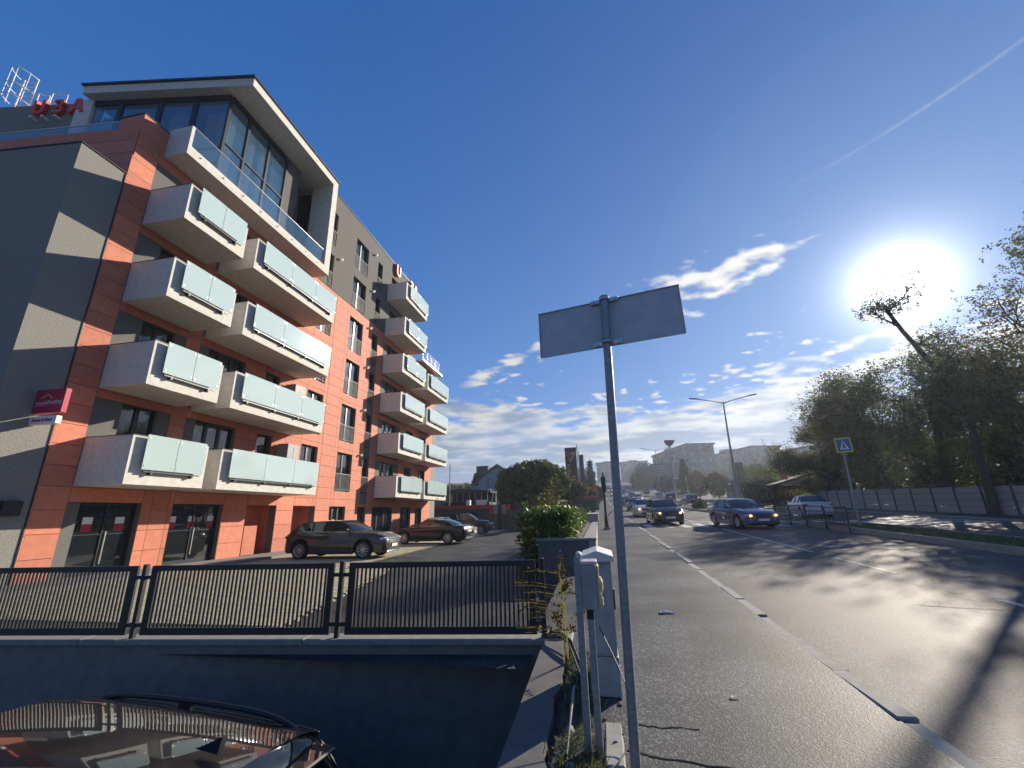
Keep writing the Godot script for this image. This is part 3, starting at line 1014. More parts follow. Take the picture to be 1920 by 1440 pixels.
# ---------- ground, road and kerbs ----------
func make_ground():
	var st := start()
	ribbon(st, -0.9, 520.0, 25.0, -700.0, -0.35, 20.0)
	structure("terrain", st, M.terrain)
	st = start()
	ribbon(st, -520.0, -0.9, -46.0, -700.0, -0.1, 20.0)
	structure("terrain", st, M.terrain)
	st = start()
	ribbon(st, 2.2, 10.2, 25.0, -420.0, -0.06)
	structure("road", st, M.road)
	st = start()
	ribbon(st, 12.45, 19.6, 25.0, -420.0, -0.055)
	structure("road", st, M.road)
	st = start()
	ribbon(st, -0.42, 2.06, -2.2, -420.0, 0.0)
	ribbon(st, 0.06, 2.06, 25.0, -2.2, 0.0)
	structure("pavement", st, M.pavement)
	st = start()
	ribbon(st, 19.75, 26.0, 25.0, -420.0, 0.03)
	structure("pavement", st, M.pavement)
	# near kerb, stone by stone
	var k := Node3D.new()
	k.name = "kerb"
	add_child(k); k.set_meta("kind", "structure")
	var z := -1.2
	for i in 62:
		var l := 0.98 + rng.randf_range(-0.04, 0.04)
		var dip := rng.randf_range(-0.026, 0.014)
		if i in [2, 5, 8]: dip -= 0.035
		st = start()
		var t := Transform3D(Basis(Vector3.UP, rng.randf_range(-0.02, 0.02)) * Basis(Vector3.RIGHT, slope(z) + rng.randf_range(-0.022, 0.022)), Vector3(2.13 + rng.randf_range(-0.016, 0.016), rp(z - l / 2) + dip, z - l / 2))
		bevel(st, Vector3(-0.075, -0.2, -l / 2 + 0.012), Vector3(0.075, 0.012, l / 2 - 0.012), 0.012, t)
		part("kerb_stone", st, M.kerb_stone, k)
		z -= l
	st = start()
	for seg in [[2.055, 2.2, z, -420.0], [2.055, 2.2, 25.0, -1.2]]:
		ribbon(st, seg[0], seg[1], seg[2], seg[3], 0.005)
	structure("kerb_strip", st, M.kerb_stone)
	# median: kerbs and grass, broken at the crossing
	for part_ in [[25.0, -24.3], [-31.5, -420.0]]:
		st = start()
		for e in [[10.2, 10.36], [12.29, 12.45]]: kerb_run(st, e[0], e[1], part_[0], part_[1], 0.13)
		if part_[1] > -100: kerb_end(st, 10.36, 12.29, part_[1] + 0.16, part_[1], 0.13)
		else: kerb_end(st, 10.36, 12.29, part_[0], part_[0] - 0.16, 0.13)
		structure("median_kerb", st, M.kerb_stone)
		st = start()
		ribbon(st, 10.36, 12.29, part_[0] - 0.1, part_[1] + 0.1, 0.09)
		structure("median_lawn", st, M.lawn)
	st = start()
	ribbon(st, 10.2, 12.45, -24.3, -31.5, -0.05)
	structure("median_gap", st, M.pavement)
	st = start()
	kerb_run(st, 19.6, 19.75, 25.0, -420.0, 0.05)
	structure("far_kerb", st, M.kerb_stone)
	# painted markings
	st = start()
	var d := 3.0
	ribbon(st, 5.9, 6.02, -5.2, -8.6, -0.055)
	ribbon(st, 5.9, 6.02, -11.0, -13.5, -0.055)
	ribbon(st, 5.9, 6.02, -14.6, -24.2, -0.055, 2.0)
	ribbon(st, 5.9, 6.02, -30.9, -60.0, -0.055)
	d = 62.0
	while d < 200.0:
		ribbon(st, 5.9, 6.02, -d, -d - 3.0, -0.055)
		d += 6.0
	ribbon(st, 2.35, 10.1, -30.2, -30.65, -0.055)
	for i in 8:
		ribbon(st, 2.55 + i * 0.95, 3.0 + i * 0.95, -25.4, -28.9, -0.055)
	structure("road_marking", st, M.road_paint)
	st = start()
	for i in 7: ribbon(st, 12.8 + i * 0.95, 13.25 + i * 0.95, -25.4, -28.9, -0.05)
	d = 34.0
	while d < 200.0:
		ribbon(st, 15.95, 16.07, -d, -d - 3.0, -0.05)
		d += 6.0
	structure("road_marking", st, M.road_paint)
	# cracks and joints across the near pavement
	st = start()
	crack(st, Vector2(0.05, -3.55), Vector2(2.05, -3.1), 0.012, 5)
	crack(st, Vector2(0.35, -2.95), Vector2(1.0, -2.85), 0.014, 6)
	crack(st, Vector2(0.15, -3.92), Vector2(0.6, -3.86), 0.01, 7)
	structure("pavement_crack", st, M.crack_fill)
	st = start()
	crack(st, Vector2(3.0, -22.6), Vector2(6.4, -23.8), 0.06, 8, -0.056)
	crack(st, Vector2(3.4, -4.6), Vector2(4.0, -4.4), 0.014, 9, -0.056)
	crack(st, Vector2(2.5, -14.2), Vector2(9.8, -15.4), 0.03, 10, -0.056)
	crack(st, Vector2(4.6, -8.2), Vector2(5.6, -7.9), 0.012, 11, -0.056)
	structure("road_crack", st, M.crack_fill)
	# car park
	st = start()
	flat(st, -80.0, -0.9, -5.2, -46.0, LOT)
	structure("parking_lot", st, M.lot_asphalt)
	make_pavers()
	# retaining wall at the end of the car park
	st = start()
	box(st, Vector3(-9.4, LOT, -46.3), Vector3(-0.9, 0.35, -45.8))
	tag(part("end_wall", st, M.concrete_dark), "dark grey retaining wall closing the far end of the car park", "wall")
	# hill and slope on the horizon
	st = start()
	var n := FastNoiseLite.new(); n.seed = 2; n.frequency = 0.012
	var n3 := FastNoiseLite.new(); n3.seed = 5; n3.frequency = 0.11
	st.set_smooth_group(1)
	var g := []
	for i in 160:
		var x := -460.0 + i * 3.0
		var row := []
		for j in 6:
			var top: float = 26.0 + 22.0 * (1.0 - smoothstep(-330.0, 10.0, x)) + 3.0 * n.get_noise_1d(x)
			top += 2.2 * n3.get_noise_2d(x * 2.0, j * 9.0)
			row.append(Vector3(x, lerp(2.0, top, j / 5.0), -470.0 - j * 14.0 + 6 * n3.get_noise_2d(x, j * 30.0)))
		g.append(row)
	for i in 159:
		for j in 5: quad(st, g[i][j], g[i + 1][j], g[i + 1][j + 1], g[i][j + 1])
	structure("wooded_hill", st, M.hill_wood)

func flat(st, x0: float, x1: float, z0: float, z1: float, y: float):
	st.set_smooth_group(-1)
	for v in [[x0, z0], [x0, z1], [x1, z1], [x0, z0], [x1, z1], [x1, z0]]:
		st.set_uv(Vector2(v[0], v[1]) * 0.5)
		st.set_uv2(Vector2(v[0], v[1]) * 0.043)
		st.add_vertex(Vector3(v[0], y, v[1]))

func kerb_run(st, x0: float, x1: float, za: float, zb: float, h: float):
	var n: int = max(1, int(ceil((za - zb) / 4.0)))
	st.set_smooth_group(-1)
	for i in n:
		var p: float = lerp(za, zb, float(i) / n)
		var q: float = lerp(za, zb, float(i + 1) / n)
		var a := rp(p); var b := rp(q)
		quad(st, Vector3(x0, a + h, p), Vector3(x1, a + h, p), Vector3(x1, b + h, q), Vector3(x0, b + h, q))
		quad(st, Vector3(x0, a - 0.3, p), Vector3(x0, a + h, p), Vector3(x0, b + h, q), Vector3(x0, b - 0.3, q))
		quad(st, Vector3(x1, a - 0.3, p), Vector3(x1, b - 0.3, q), Vector3(x1, b + h, q), Vector3(x1, a + h, p))
	for e in [za, zb]:
		box(st, Vector3(x0 + 0.002, rp(e) - 0.3, e - 0.01), Vector3(x1 - 0.002, rp(e) + h - 0.002, e + 0.01))

func kerb_end(st, x0: float, x1: float, za: float, zb: float, h: float):
	box(st, Vector3(x0, rp(za) - 0.3, zb), Vector3(x1, rp(zb) + h - 0.004, za))

func crack(st, a: Vector2, b: Vector2, w: float, s: int, dy := 0.003):
	var n := FastNoiseLite.new(); n.seed = s; n.frequency = 2.0
	var m := 24
	st.set_smooth_group(-1)
	for i in m:
		var p := a.lerp(b, float(i) / m); var q := a.lerp(b, float(i + 1) / m)
		p.y += 0.09 * n.get_noise_1d(p.x); q.y += 0.09 * n.get_noise_1d(q.x)
		var wp: float = w * (0.6 + 0.8 * abs(n.get_noise_1d(p.x * 5.0 + 3.0)))
		quad(st, Vector3(p.x, rp(p.y) + dy, p.y + wp), Vector3(q.x, rp(q.y) + dy, q.y + wp), Vector3(q.x, rp(q.y) + dy, q.y - wp), Vector3(p.x, rp(p.y) + dy, p.y - wp))

func make_pavers():
	# block paving between the fence and the shops: a bed of thin stones
	var bm := BoxMesh.new()
	bm.size = Vector3(0.194, 0.03, 0.094)
	var mm := MultiMesh.new()
	mm.transform_format = MultiMesh.TRANSFORM_3D
	mm.use_colors = true
	mm.mesh = bm
	var list := []
	var r := RandomNumberGenerator.new(); r.seed = 9
	var row := 0
	var z := -6.6
	while z > -24.0:
		# the paved edge runs obliquely from the fence to the cars
		var xe: float = lerp(-5.0, -9.0, clamp((-z - 6.6) / 17.0, 0.0, 1.0))
		if z < -13.5: xe = lerp(-8.3, -8.9, (-z - 13.5) / 10.0)
		var x := -14.9 + (0.1 if row % 2 else 0.0)
		while x < xe:
			list.append(Vector3(x + 0.1, LOT + 0.012 + r.randf_range(-0.003, 0.003), z))
			x += 0.2
		z -= 0.1
		row += 1
	mm.instance_count = list.size()
	for i in list.size():
		mm.set_instance_transform(i, Transform3D(Basis(Vector3.UP, r.randf_range(-0.012, 0.012)), list[i]))
		var k := r.randf_range(0.75, 1.1)
		mm.set_instance_color(i, Color(k, k * r.randf_range(0.96, 1.02), k * r.randf_range(0.9, 1.02)))
	var o := MultiMeshInstance3D.new()
	o.multimesh = mm
	o.material_override = M.paver
	o.name = "paving_blocks"
	add_child(o, true)
	o.set_meta("kind", "stuff")
	# raised walk along the shop fronts
	var st := start()
	box(st, Vector3(-15.0, LOT - 0.1, -45.0), Vector3(-13.4, LOT + 0.12, -7.4))
	structure("shop_walk", st, M.stone_cap)
	st = start()
	flat(st, -13.4, -8.9, -24.0, -44.0, LOT + 0.006)
	structure("parking_bays", st, M.paver)

# ---------- the ramp beside the pavement, its wall, fence and ledge ----------
func make_ramp():
	var st := start()
	box(st, Vector3(-18.0, -3.35, -6.2), Vector3(-0.75, -3.15, 14.0))
	structure("ramp", st, M.concrete_dark)
	# far wall under the fence, turned like the fence
	var fr := fence_frame()
	st = start()
	box(st, Vector3(-18.0, -3.4, -0.5), Vector3(0.0, -1.502, 0.06), fr)
	tag(part("retaining_wall", st, M.wall_shade), "dark plastered retaining wall below the slatted fence", "wall")
	var wc := thing("wall_cap", "pale concrete cap running under the slatted fence", "wall cap", fr * Vector3(-3.0, -1.5, 0))
	for i in 6:
		st = start()
		bevel(st, Vector3(-3.0 * (i + 1) + 0.004, -1.5, -0.2), Vector3(-3.0 * i - 0.004, -1.435, 0.1), 0.01, fr)
		partw("cap_slab", st, M.stone_cap, wc)
	# wall on the pavement side with its sloping ledge
	st = start()
	st.set_smooth_group(-1)
	var n := FastNoiseLite.new(); n.seed = 8; n.frequency = 1.1
	for i in 60:
		var p := -5.75 + i * 0.1
		var q := p + 0.1
		var yp := rp(p) + 0.03; var yq := rp(q) + 0.03
		var ep := -0.47 + 0.06 * n.get_noise_1d(p * 3.0); var eq := -0.47 + 0.06 * n.get_noise_1d(q * 3.0)
		quad(st, Vector3(-0.75, yq, q), Vector3(eq, yq, q), Vector3(ep, yp, p), Vector3(-0.75, yp, p))
		quad(st, Vector3(eq, yq, q), Vector3(eq + 0.04, yq - 0.3, q), Vector3(ep + 0.04, yp - 0.3, p), Vector3(ep, yp, p))
		quad(st, Vector3(-0.75, -3.4, p), Vector3(-0.75, -3.4, q), Vector3(-0.75, yq, q), Vector3(-0.75, yp, p))
	box(st, Vector3(-0.75, -3.4, 0.24), Vector3(-0.45, rp(3.0), 14.0))
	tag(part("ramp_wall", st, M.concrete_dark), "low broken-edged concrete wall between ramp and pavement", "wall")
	# corner stone where fence and ledge meet
	st = start()
	bevel(st, Vector3(-0.78, -1.52, -6.12), Vector3(-0.42, -1.44, -5.72), 0.015)
	bevel(st, Vector3(-0.76, -1.438, -6.0), Vector3(-0.5, -1.40, -5.78), 0.01)
	tag(part("corner_stone", st, M.stone_cap), "pale corner stone at the right end of the slatted fence", "stone")
	# strip of dirt, edging stones
	st = start()
	ribbon(st, -0.46, 0.06, 3.0, -6.4, -0.03, 1.0)
	structure("dirt_strip", st, M.dirt)
	st = start()
	ribbon(st, -0.9, -0.42, -5.9, -11.2, 0.01, 1.0)
	structure("pavement", st, M.pavement)
	for i in 4:
		st = start()
		var zz := -3.62 + i * 0.62
		bevel(st, Vector3(-0.08, -0.15, -0.3), Vector3(0.05, 0.012, 0.3), 0.012, Transform3D(Basis(Vector3.UP, rng.randf_range(-0.03, 0.03)), Vector3(0, rp(zz), zz)))
		var o := structure("edging_stone", st, M.kerb_stone)

func fence_frame() -> Transform3D:
	return Transform3D(Basis(Vector3(1, 0, -SKEW).normalized(), Vector3.UP, Vector3(SKEW, 0, 1).normalized()), Vector3(-0.72, 0, -5.78))

func make_fence():
	var fr := fence_frame()
	var k := sqrt(1.0 + SKEW * SKEW)
	var names := ["rightmost slatted dark metal fence panel beside the pavement corner", "middle slatted dark metal fence panel in front of the dark hatchback", "leftmost slatted dark metal fence panel in front of the shop windows", "slatted dark metal fence panel cut off by the left picture edge"]
	var spans := [[0.115, 2.50], [2.70, 5.22], [5.42, 7.94], [8.14, 10.7]]
	for i in 4:
		var a: float = spans[i][0] * k
		var b: float = spans[i][1] * k
		var t := thing("slatted_fence", names[i], "fence", fr * Vector3(-a, -1.4, 0), 0.0, "slatted fence panels above the ramp")
		t.basis = fr.basis
		var w := b - a
		var st := start()
		bevel(st, Vector3(-w, 0.0, -0.02), Vector3(0, 0.085, 0.02), 0.004)
		bevel(st, Vector3(-w, 0.765, -0.02), Vector3(0, 0.832, 0.02), 0.004)
		bevel(st, Vector3(-w, 0.085, -0.02), Vector3(-w + 0.085, 0.765, 0.02), 0.004)
		bevel(st, Vector3(-0.085, 0.085, -0.02), Vector3(0, 0.765, 0.02), 0.004)
		part("frame", st, M.fence_metal, t)
		st = start()
		box(st, Vector3(-0.0125, 0.087, -0.007), Vector3(0.0125, 0.763, 0.007))
		st.generate_normals()
		var slat: ArrayMesh = st.commit()
		var n := int((w - 0.17) / 0.054)
		for j in n:
			var s := put("slat", slat, M.fence_metal, t)
			s.position.x = -0.085 - (j + 0.5) * (w - 0.17) / n
			s.rotation.y = rng.randf_range(-0.02, 0.02)
	# posts between the panels with their connectors
	var posts := [0.03, 2.6, 5.32, 8.04]
	var pn := ["thin dark end post of the fence beside the dry weed", "dark fence post between the middle and rightmost panels", "dark fence post between the leftmost and middle panels", "dark fence post beyond the leftmost whole panel"]
	for i in 4:
		var t := thing("fence_post", pn[i], "post", fr * Vector3(-posts[i] * k, -1.435, 0), 0.0, "fence posts above the ramp")
		t.basis = fr.basis
		var st := start()
		bevel(st, Vector3(-0.027, 0, -0.03), Vector3(0.027, 0.885, 0.03), 0.004)
		part("shaft", st, M.fence_metal, t)
		st = start()
		for y in [0.13, 0.7]:
			if i > 0:
				box(st, Vector3(0.028, y, -0.012), Vector3(0.1, y + 0.045, 0.012))
				box(st, Vector3(-0.1, y, -0.012), Vector3(-0.028, y + 0.045, 0.012))
			else:
				box(st, Vector3(-0.085, y, -0.012), Vector3(-0.028, y + 0.045, 0.012))
		part("connector", st, M.fence_metal, t)

# ---------- planter and hedge ----------
func make_planter():
	var st := start()
	bevel(st, Vector3(-1.5, -1.7, -27.0), Vector3(-0.3, -0.66, -10.9), 0.01)
	var t := thing("planter", "long grey planter wall with a bright laurel hedge growing in it", "planter", Vector3(-0.9, -1.6, -10.9))
	partw("body", st, M.concrete_dark, t)
	for i in 8:
		st = start()
		bevel(st, Vector3(-0.42, -0.659, -10.86 - 2.02 * (i + 1) + 0.01), Vector3(-0.1, -0.6, -10.86 - 2.02 * i), 0.008)
		partw("coping_slab", st, M.stone_cap, t)
	st = start()
	bevel(st, Vector3(-1.52, -0.659, -11.1), Vector3(-0.425, -0.6, -10.86), 0.008)
	partw("coping_slab", st, M.stone_cap, t)
	st = start()
	box(st, Vector3(-0.29, -1.6, -27.0), Vector3(-0.12, -0.662, -10.9))
	partw("street_face", st, M.fence_pale, t)
	st = start()
	box(st, Vector3(-1.4, -0.658, -26.9), Vector3(-0.43, -0.63, -11.12))
	partw("soil", st, M.dirt, t)
	st = start()
	bevel(st, Vector3(-1.5, -1.6, -45.7), Vector3(-0.05, -0.2, -27.05), 0.01)
	bevel(st, Vector3(-1.54, -0.198, -45.7), Vector3(-0.01, -0.14, -27.02), 0.01)
	tag(part("upper_planter", st, M.fence_pale), "higher grey planter wall further up the pavement behind the hedge", "planter")

func leaf_mesh(l: float, w: float) -> ArrayMesh:
	var st := start()
	st.set_smooth_group(1)
	var a := Vector3(0, 0, 0); var b := Vector3(-w, 0.02 * l, -l * 0.45); var c := Vector3(w, 0.02 * l, -l * 0.45); var d := Vector3(0, -0.12 * l, -l); var m := Vector3(0, -0.1 * w, -l * 0.45)
	tri(st, a, m, b); tri(st, a, c, m); tri(st, b, m, d); tri(st, m, c, d)
	st.generate_normals()
	return st.commit()

func cluster_mesh(n: int, spread: float, l: float, w: float, s: int) -> ArrayMesh:
	var r := RandomNumberGenerator.new(); r.seed = s
	var st := start()
	st.set_smooth_group(-1)
	for i in n:
		var d := Vector3(r.randfn(), r.randfn(), r.randfn()).normalized()
		var p := d * spread * pow(r.randf(), 0.4)
		var bs := Basis(Vector3(r.randfn(), r.randfn(), r.randfn()).normalized(), r.randf() * TAU)
		var k := r.randf_range(0.7, 1.2)
		quad(st, p + bs * Vector3(-w * k, 0, 0), p + bs * Vector3(0, 0, -l * 0.5 * k), p + bs * Vector3(w * k, 0, 0), p + bs * Vector3(0, 0, l * 0.5 * k))
	st.generate_normals()
	return st.commit()

func scatter(called: String, mesh: Mesh, xf: Array, cols: Array, m: Material, parent: Node) -> MultiMeshInstance3D:
	var mm := MultiMesh.new()
	mm.transform_format = MultiMesh.TRANSFORM_3D
	mm.use_colors = true
	mm.mesh = mesh
	mm.instance_count = xf.size()
	for i in xf.size():
		mm.set_instance_transform(i, xf[i])
		mm.set_instance_color(i, cols[i])
	var o := MultiMeshInstance3D.new()
	o.multimesh = mm
	o.material_override = m
	o.name = numbered(called) if parent == self else called
	parent.add_child(o, true)
	o.set_meta("kind", "stuff")
	return o

func tint(r: RandomNumberGenerator, lo := 0.6, hi := 1.3) -> Color:
	var k := r.randf_range(lo, hi)
	return Color(k * r.randf_range(0.85, 1.2), k, k * r.randf_range(0.8, 1.1))

func make_hedge():
	var t := thing("laurel_hedge", "bright green laurel hedge spilling over the grey planter", "hedge", Vector3(-1.3, -0.63, -11.5))
	var r := RandomNumberGenerator.new(); r.seed = 31
	var xf := []; var cols := []
	var n := FastNoiseLite.new(); n.seed = 3; n.frequency = 0.8
	for i in 9500:
		var z := -r.randf_range(-0.35, 13.5)
		z = -pow(r.randf(), 1.6) * 14.0 + 0.4
		var w := 0.62 + 0.1 * n.get_noise_1d(z * 2.0)
		var h := 0.62 + 0.22 * n.get_noise_1d(z * 3.0 + 50.0)
		var x: float; var y: float
		var f := r.randf()
		if f < 0.4: # top
			x = r.randf_range(-w, w); y = h + r.randf_range(-0.15, 0.1)
		elif f < 0.62: # front end and street side
			x = w + r.randf_range(-0.18, 0.06); y = r.randf_range(0.0, h)
		elif f < 0.8:
			x = -w + r.randf_range(-0.12, 0.15); y = r.randf_range(-0.95, h)
		else:
			x = r.randf_range(-w - 0.05, w - 0.15); y = r.randf_range(-0.1, h); z = r.randf_range(0.1, 0.42)
			if x < -0.15: y = r.randf_range(-0.95, h)
		if r.randf() < 0.04: y += r.randf_range(0.05, 0.22)
		var up := Vector3(r.randfn() * 0.7, 1.0, r.randfn() * 0.7).normalized()
		var b := Basis(Quaternion(Vector3.UP, up)) * Basis(Vector3.UP, r.randf() * TAU) * Basis(Vector3.RIGHT, r.randf_range(-0.2, 0.9))
		xf.append(Transform3D(b.scaled(Vector3.ONE * r.randf_range(0.7, 1.25)), Vector3(x, y, z)))
		cols.append(tint(r, 0.6, 1.25))
	scatter("leaves", leaf_mesh(0.13, 0.026), xf, cols, M.leaf_laurel, t)
	var st := start()
	for i in 26:
		var z := -i * 0.5 + 0.1
		for j in 3:
			var x := r.randf_range(-0.4, 0.4)
			tube(st, [Vector3(x, 0, z), Vector3(x + r.randf_range(-0.1, 0.1), 0.3, z + r.randf_range(-0.1, 0.1)), Vector3(x + r.randf_range(-0.2, 0.2), 0.6, z + r.randf_range(-0.2, 0.2))], [0.012, 0.01, 0.005], 5)
	part("stems", st, M.bark, t)
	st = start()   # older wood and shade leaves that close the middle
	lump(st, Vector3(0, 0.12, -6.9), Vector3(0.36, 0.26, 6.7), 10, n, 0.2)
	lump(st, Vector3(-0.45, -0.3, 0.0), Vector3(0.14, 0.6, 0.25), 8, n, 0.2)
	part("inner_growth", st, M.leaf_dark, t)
	# tall shoots and yellowing spray behind the hedge
	var s := thing("climbing_shoots", "pale yellow green shoots climbing above the front of the hedge", "plant", Vector3(-1.55, -0.63, -12.6))
	xf = []; cols = []
	st = start()
	for i in 9:
		var p := Vector3(r.randf_range(-0.25, 0.25), 0.0, r.randf_range(-0.3, 0.3))
		var q := p + Vector3(r.randf_range(-0.3, 0.5), r.randf_range(0.9, 1.7), r.randf_range(-0.2, 0.2))
		tube(st, [p, p.lerp(q, 0.5) + Vector3(0.05, 0, 0), q], [0.012, 0.008, 0.004], 5)
		for j in 34:
			var c := p.lerp(q, r.randf_range(0.3, 1.0)) + Vector3(r.randfn(), r.randfn(), r.randfn()) * 0.07
			xf.append(Transform3D(Basis(Vector3(r.randfn(), r.randfn(), r.randfn()).normalized(), r.randf() * TAU), c))
			cols.append(tint(r, 0.8, 1.5))
	part("stems", st, M.bark, s)
	scatter("leaves", leaf_mesh(0.1, 0.022), xf, cols, M.leaf_yellow, s)

# ---------- small things on the pavement ----------
func make_pavement_things():
	# the big blank sign seen from behind
	var t := thing("road_sign", "large blank grey road sign seen from behind on a galvanised pole", "sign", Vector3(0.102, rp(-3.25), -3.25))
	var st := start()
	tube(st, [Vector3(-0.006, -0.3, 0), Vector3(0.033, 1.5, 0.012), Vector3(0.07, 3.19, 0.03)], [0.031, 0.031, 0.031], 20)
	part("pole", st, M.galvanised, t)
	st = start()
	lathe(st, [[0.036, 0.0], [0.036, 0.03], [0.03, 0.045], [0.0, 0.046]], 16, Transform3D(Basis.IDENTITY, Vector3(0.07, 3.17, 0.03)))
	part("pole_cap", st, M.galvanised, t)
	var b := Transform3D(Basis(Vector3.UP, -0.214) * Basis(Vector3.BACK, 0.01), Vector3(0.076, 3.0, -0.014))
	st = start()
	bevel(st, Vector3(-0.5725, -0.2025, -0.014), Vector3(0.5725, 0.2025, -0.008), 0.004, b)
	for e in [[-0.5725, -0.2025, 0.5725, -0.1975], [-0.5725, 0.1975, 0.5725, 0.2025]]: box(st, Vector3(e[0], e[1], -0.0079), Vector3(e[2], e[3], 0.004), b)
	for e in [-0.5725, 0.5675]: box(st, Vector3(e, -0.197, -0.0079), Vector3(e + 0.005, 0.197, 0.004), b)
	part("plate", st, M.sign_back, t)
	for y in [-0.18, 0.19]:
		st = start()
		lathe(st, [[0.036, -0.018], [0.04, -0.018], [0.04, 0.018], [0.036, 0.018]], 16, Transform3D(Basis.IDENTITY, Vector3(0.066 + y * 0.02, 3.0 + y, 0.028)))
		box(st, Vector3(-0.11, y - 0.016, 0.002), Vector3(-0.04, y + 0.016, 0.018), b)
		box(st, Vector3(0.04, y - 0.016, 0.002), Vector3(0.11, y + 0.016, 0.018), b)
		for x in [-0.085, 0.085]: tube(st, [b * Vector3(x, y, 0.018), b * Vector3(x, y, 0.03)], [0.01, 0.01], 6)
		part("clamp", st, M.steel, t)
	# tall grey utility cabinet
	t = thing("utility_cabinet", "tall narrow grey utility cabinet with pitched white cap on the pavement edge", "cabinet", Vector3(-0.05, rp(-4.5), -4.6))
	st = start()
	bevel(st, Vector3(-0.125, 0.0, -0.32), Vector3(0.125, 0.3, 0.27), 0.006)
	bevel(st, Vector3(-0.12, 0.304, -0.32), Vector3(0.12, 1.07, 0.265), 0.006)
	part("body", st, M.cabinet, t)
	st = start()
	var pf := PackedVector2Array([Vector2(-0.15, 1.072), Vector2(0.15, 1.072), Vector2(0.15, 1.115), Vector2(0.0, 1.165), Vector2(-0.15, 1.115)])
	extrude(st, pf, -0.36, 0.3, Transform3D.IDENTITY)
	part("cap", st, M.cabinet_top, t)
	st = start()
	bevel(st, Vector3(-0.1, 0.33, 0.2655), Vector3(0.1, 1.05, 0.272), 0.003)
	part("door", st, M.cabinet, t)
	st = start()
	bevel(st, Vector3(0.1205, 0.62, -0.06), Vector3(0.14, 0.8, 0.0), 0.004)
	part("handle", st, M.black, t)
	st = start()
	box(st, Vector3(0.122, 0.0, 0.25), Vector3(0.132, 0.24, 0.276))
	part("edge_strip", st, M.white_paint, t)
	# meter box on two posts
	t = thing("meter_box", "open grey meter box with yellow foam on two steel posts", "meter box", Vector3(-0.14, rp(-3.5), -3.5))
	for k in [[-0.048, 1.21, 0.024], [0.028, 0.86, 0.022]]:
		st = start()
		var w: float = k[2]
		var pts := PackedVector2Array([Vector2(-w, -w), Vector2(w, -w), Vector2(w, w), Vector2(w - 0.006, w), Vector2(w - 0.006, -w + 0.006), Vector2(-w + 0.006, -w + 0.006), Vector2(-w + 0.006, w), Vector2(-w, w)])
		extrude(st, pts, -0.1, k[1], Transform3D(Basis(Vector3(1, 0, 0), Vector3(0, 0, -1), Vector3(0, 1, 0)), Vector3(k[0], 0, 0)))
		part("post", st, M.galvanised, t)
	st = start()
	tube(st, [Vector3(-0.05, 1.185, -0.03), Vector3(-0.03, 1.24, 0.02), Vector3(-0.03, 1.23, 0.05)], [0.02, 0.026, 0.02], 8)
	part("post_cap", st, M.cabinet_top, t)
	st = start()
	bevel(st, Vector3(-0.022, 0.865, -0.17), Vector3(0.085, 1.165, 0.03), 0.006)
	part("box", st, M.cabinet, t)
	st = start()
	bevel(st, Vector3(-0.026, 1.166, -0.175), Vector3(0.095, 1.19, 0.035), 0.006)
	part("lid", st, M.pink, t)
	st = start()
	var n := FastNoiseLite.new(); n.seed = 6; n.frequency = 0.05
	bevel(st, Vector3(0.0855, 0.868, -0.16), Vector3(0.105, 1.16, 0.02), 0.01)
	lump(st, Vector3(0.11, 1.02, -0.05), Vector3(0.022, 0.06, 0.06), 8, n, 0.4)
	lump(st, Vector3(0.108, 0.92, 0.0), Vector3(0.018, 0.045, 0.03), 8, n, 0.4)
	part("foam", st, M.foam, t)
	st = start()
	bevel(st, Vector3(0.0, 0.8, -0.02), Vector3(0.05, 0.864, 0.024), 0.004)
	part("bracket", st, M.black, t)
	# cables
	st = start()
	for i in 5:
		var o := Vector3(rng.randf_range(-0.01, 0.01), i * 0.006, rng.randf_range(-0.02, 0.02))
		tube(st, [Vector3(-0.7, -1.40, -5.82) + o, Vector3(-0.58, -1.36, -5.7) + o, Vector3(-0.42, -1.40, -5.35) + o * 2.0, Vector3(-0.28, -1.5, -4.75) + o * 2.0, Vector3(-0.22, -1.56, -4.2) + o], [0.008, 0.008, 0.008, 0.008, 0.008], 6)
	tag(part("cable_bundle", st, M.black), "bundle of black cables looping from fence corner to dirt strip", "cable")
	st = start()
	var pts := []; var rr := []
	for i in 14:
		var f := i / 13.0
		pts.append(Vector3(-0.07 + 0.2 * sin(f * 3.0), rp(-3.9) + 0.55 * (1.0 - f) * (1.0 - f) + 0.02, -4.25 + 1.0 * f)); rr.append(0.0045)
	tube(st, pts, rr, 5)
	tag(part("loose_wire", st, M.black), "thin loose black wire hanging beside the cabinet", "cable")
	# dry weed
	t = thing("dry_weed", "dead brown weed with thin branching stems by the fence corner", "weed", Vector3(-0.44, rp(-5.0) - 0.02, -5.0))
	st = start()
	var r := RandomNumberGenerator.new(); r.seed = 12
	var xf := []; var cols := []
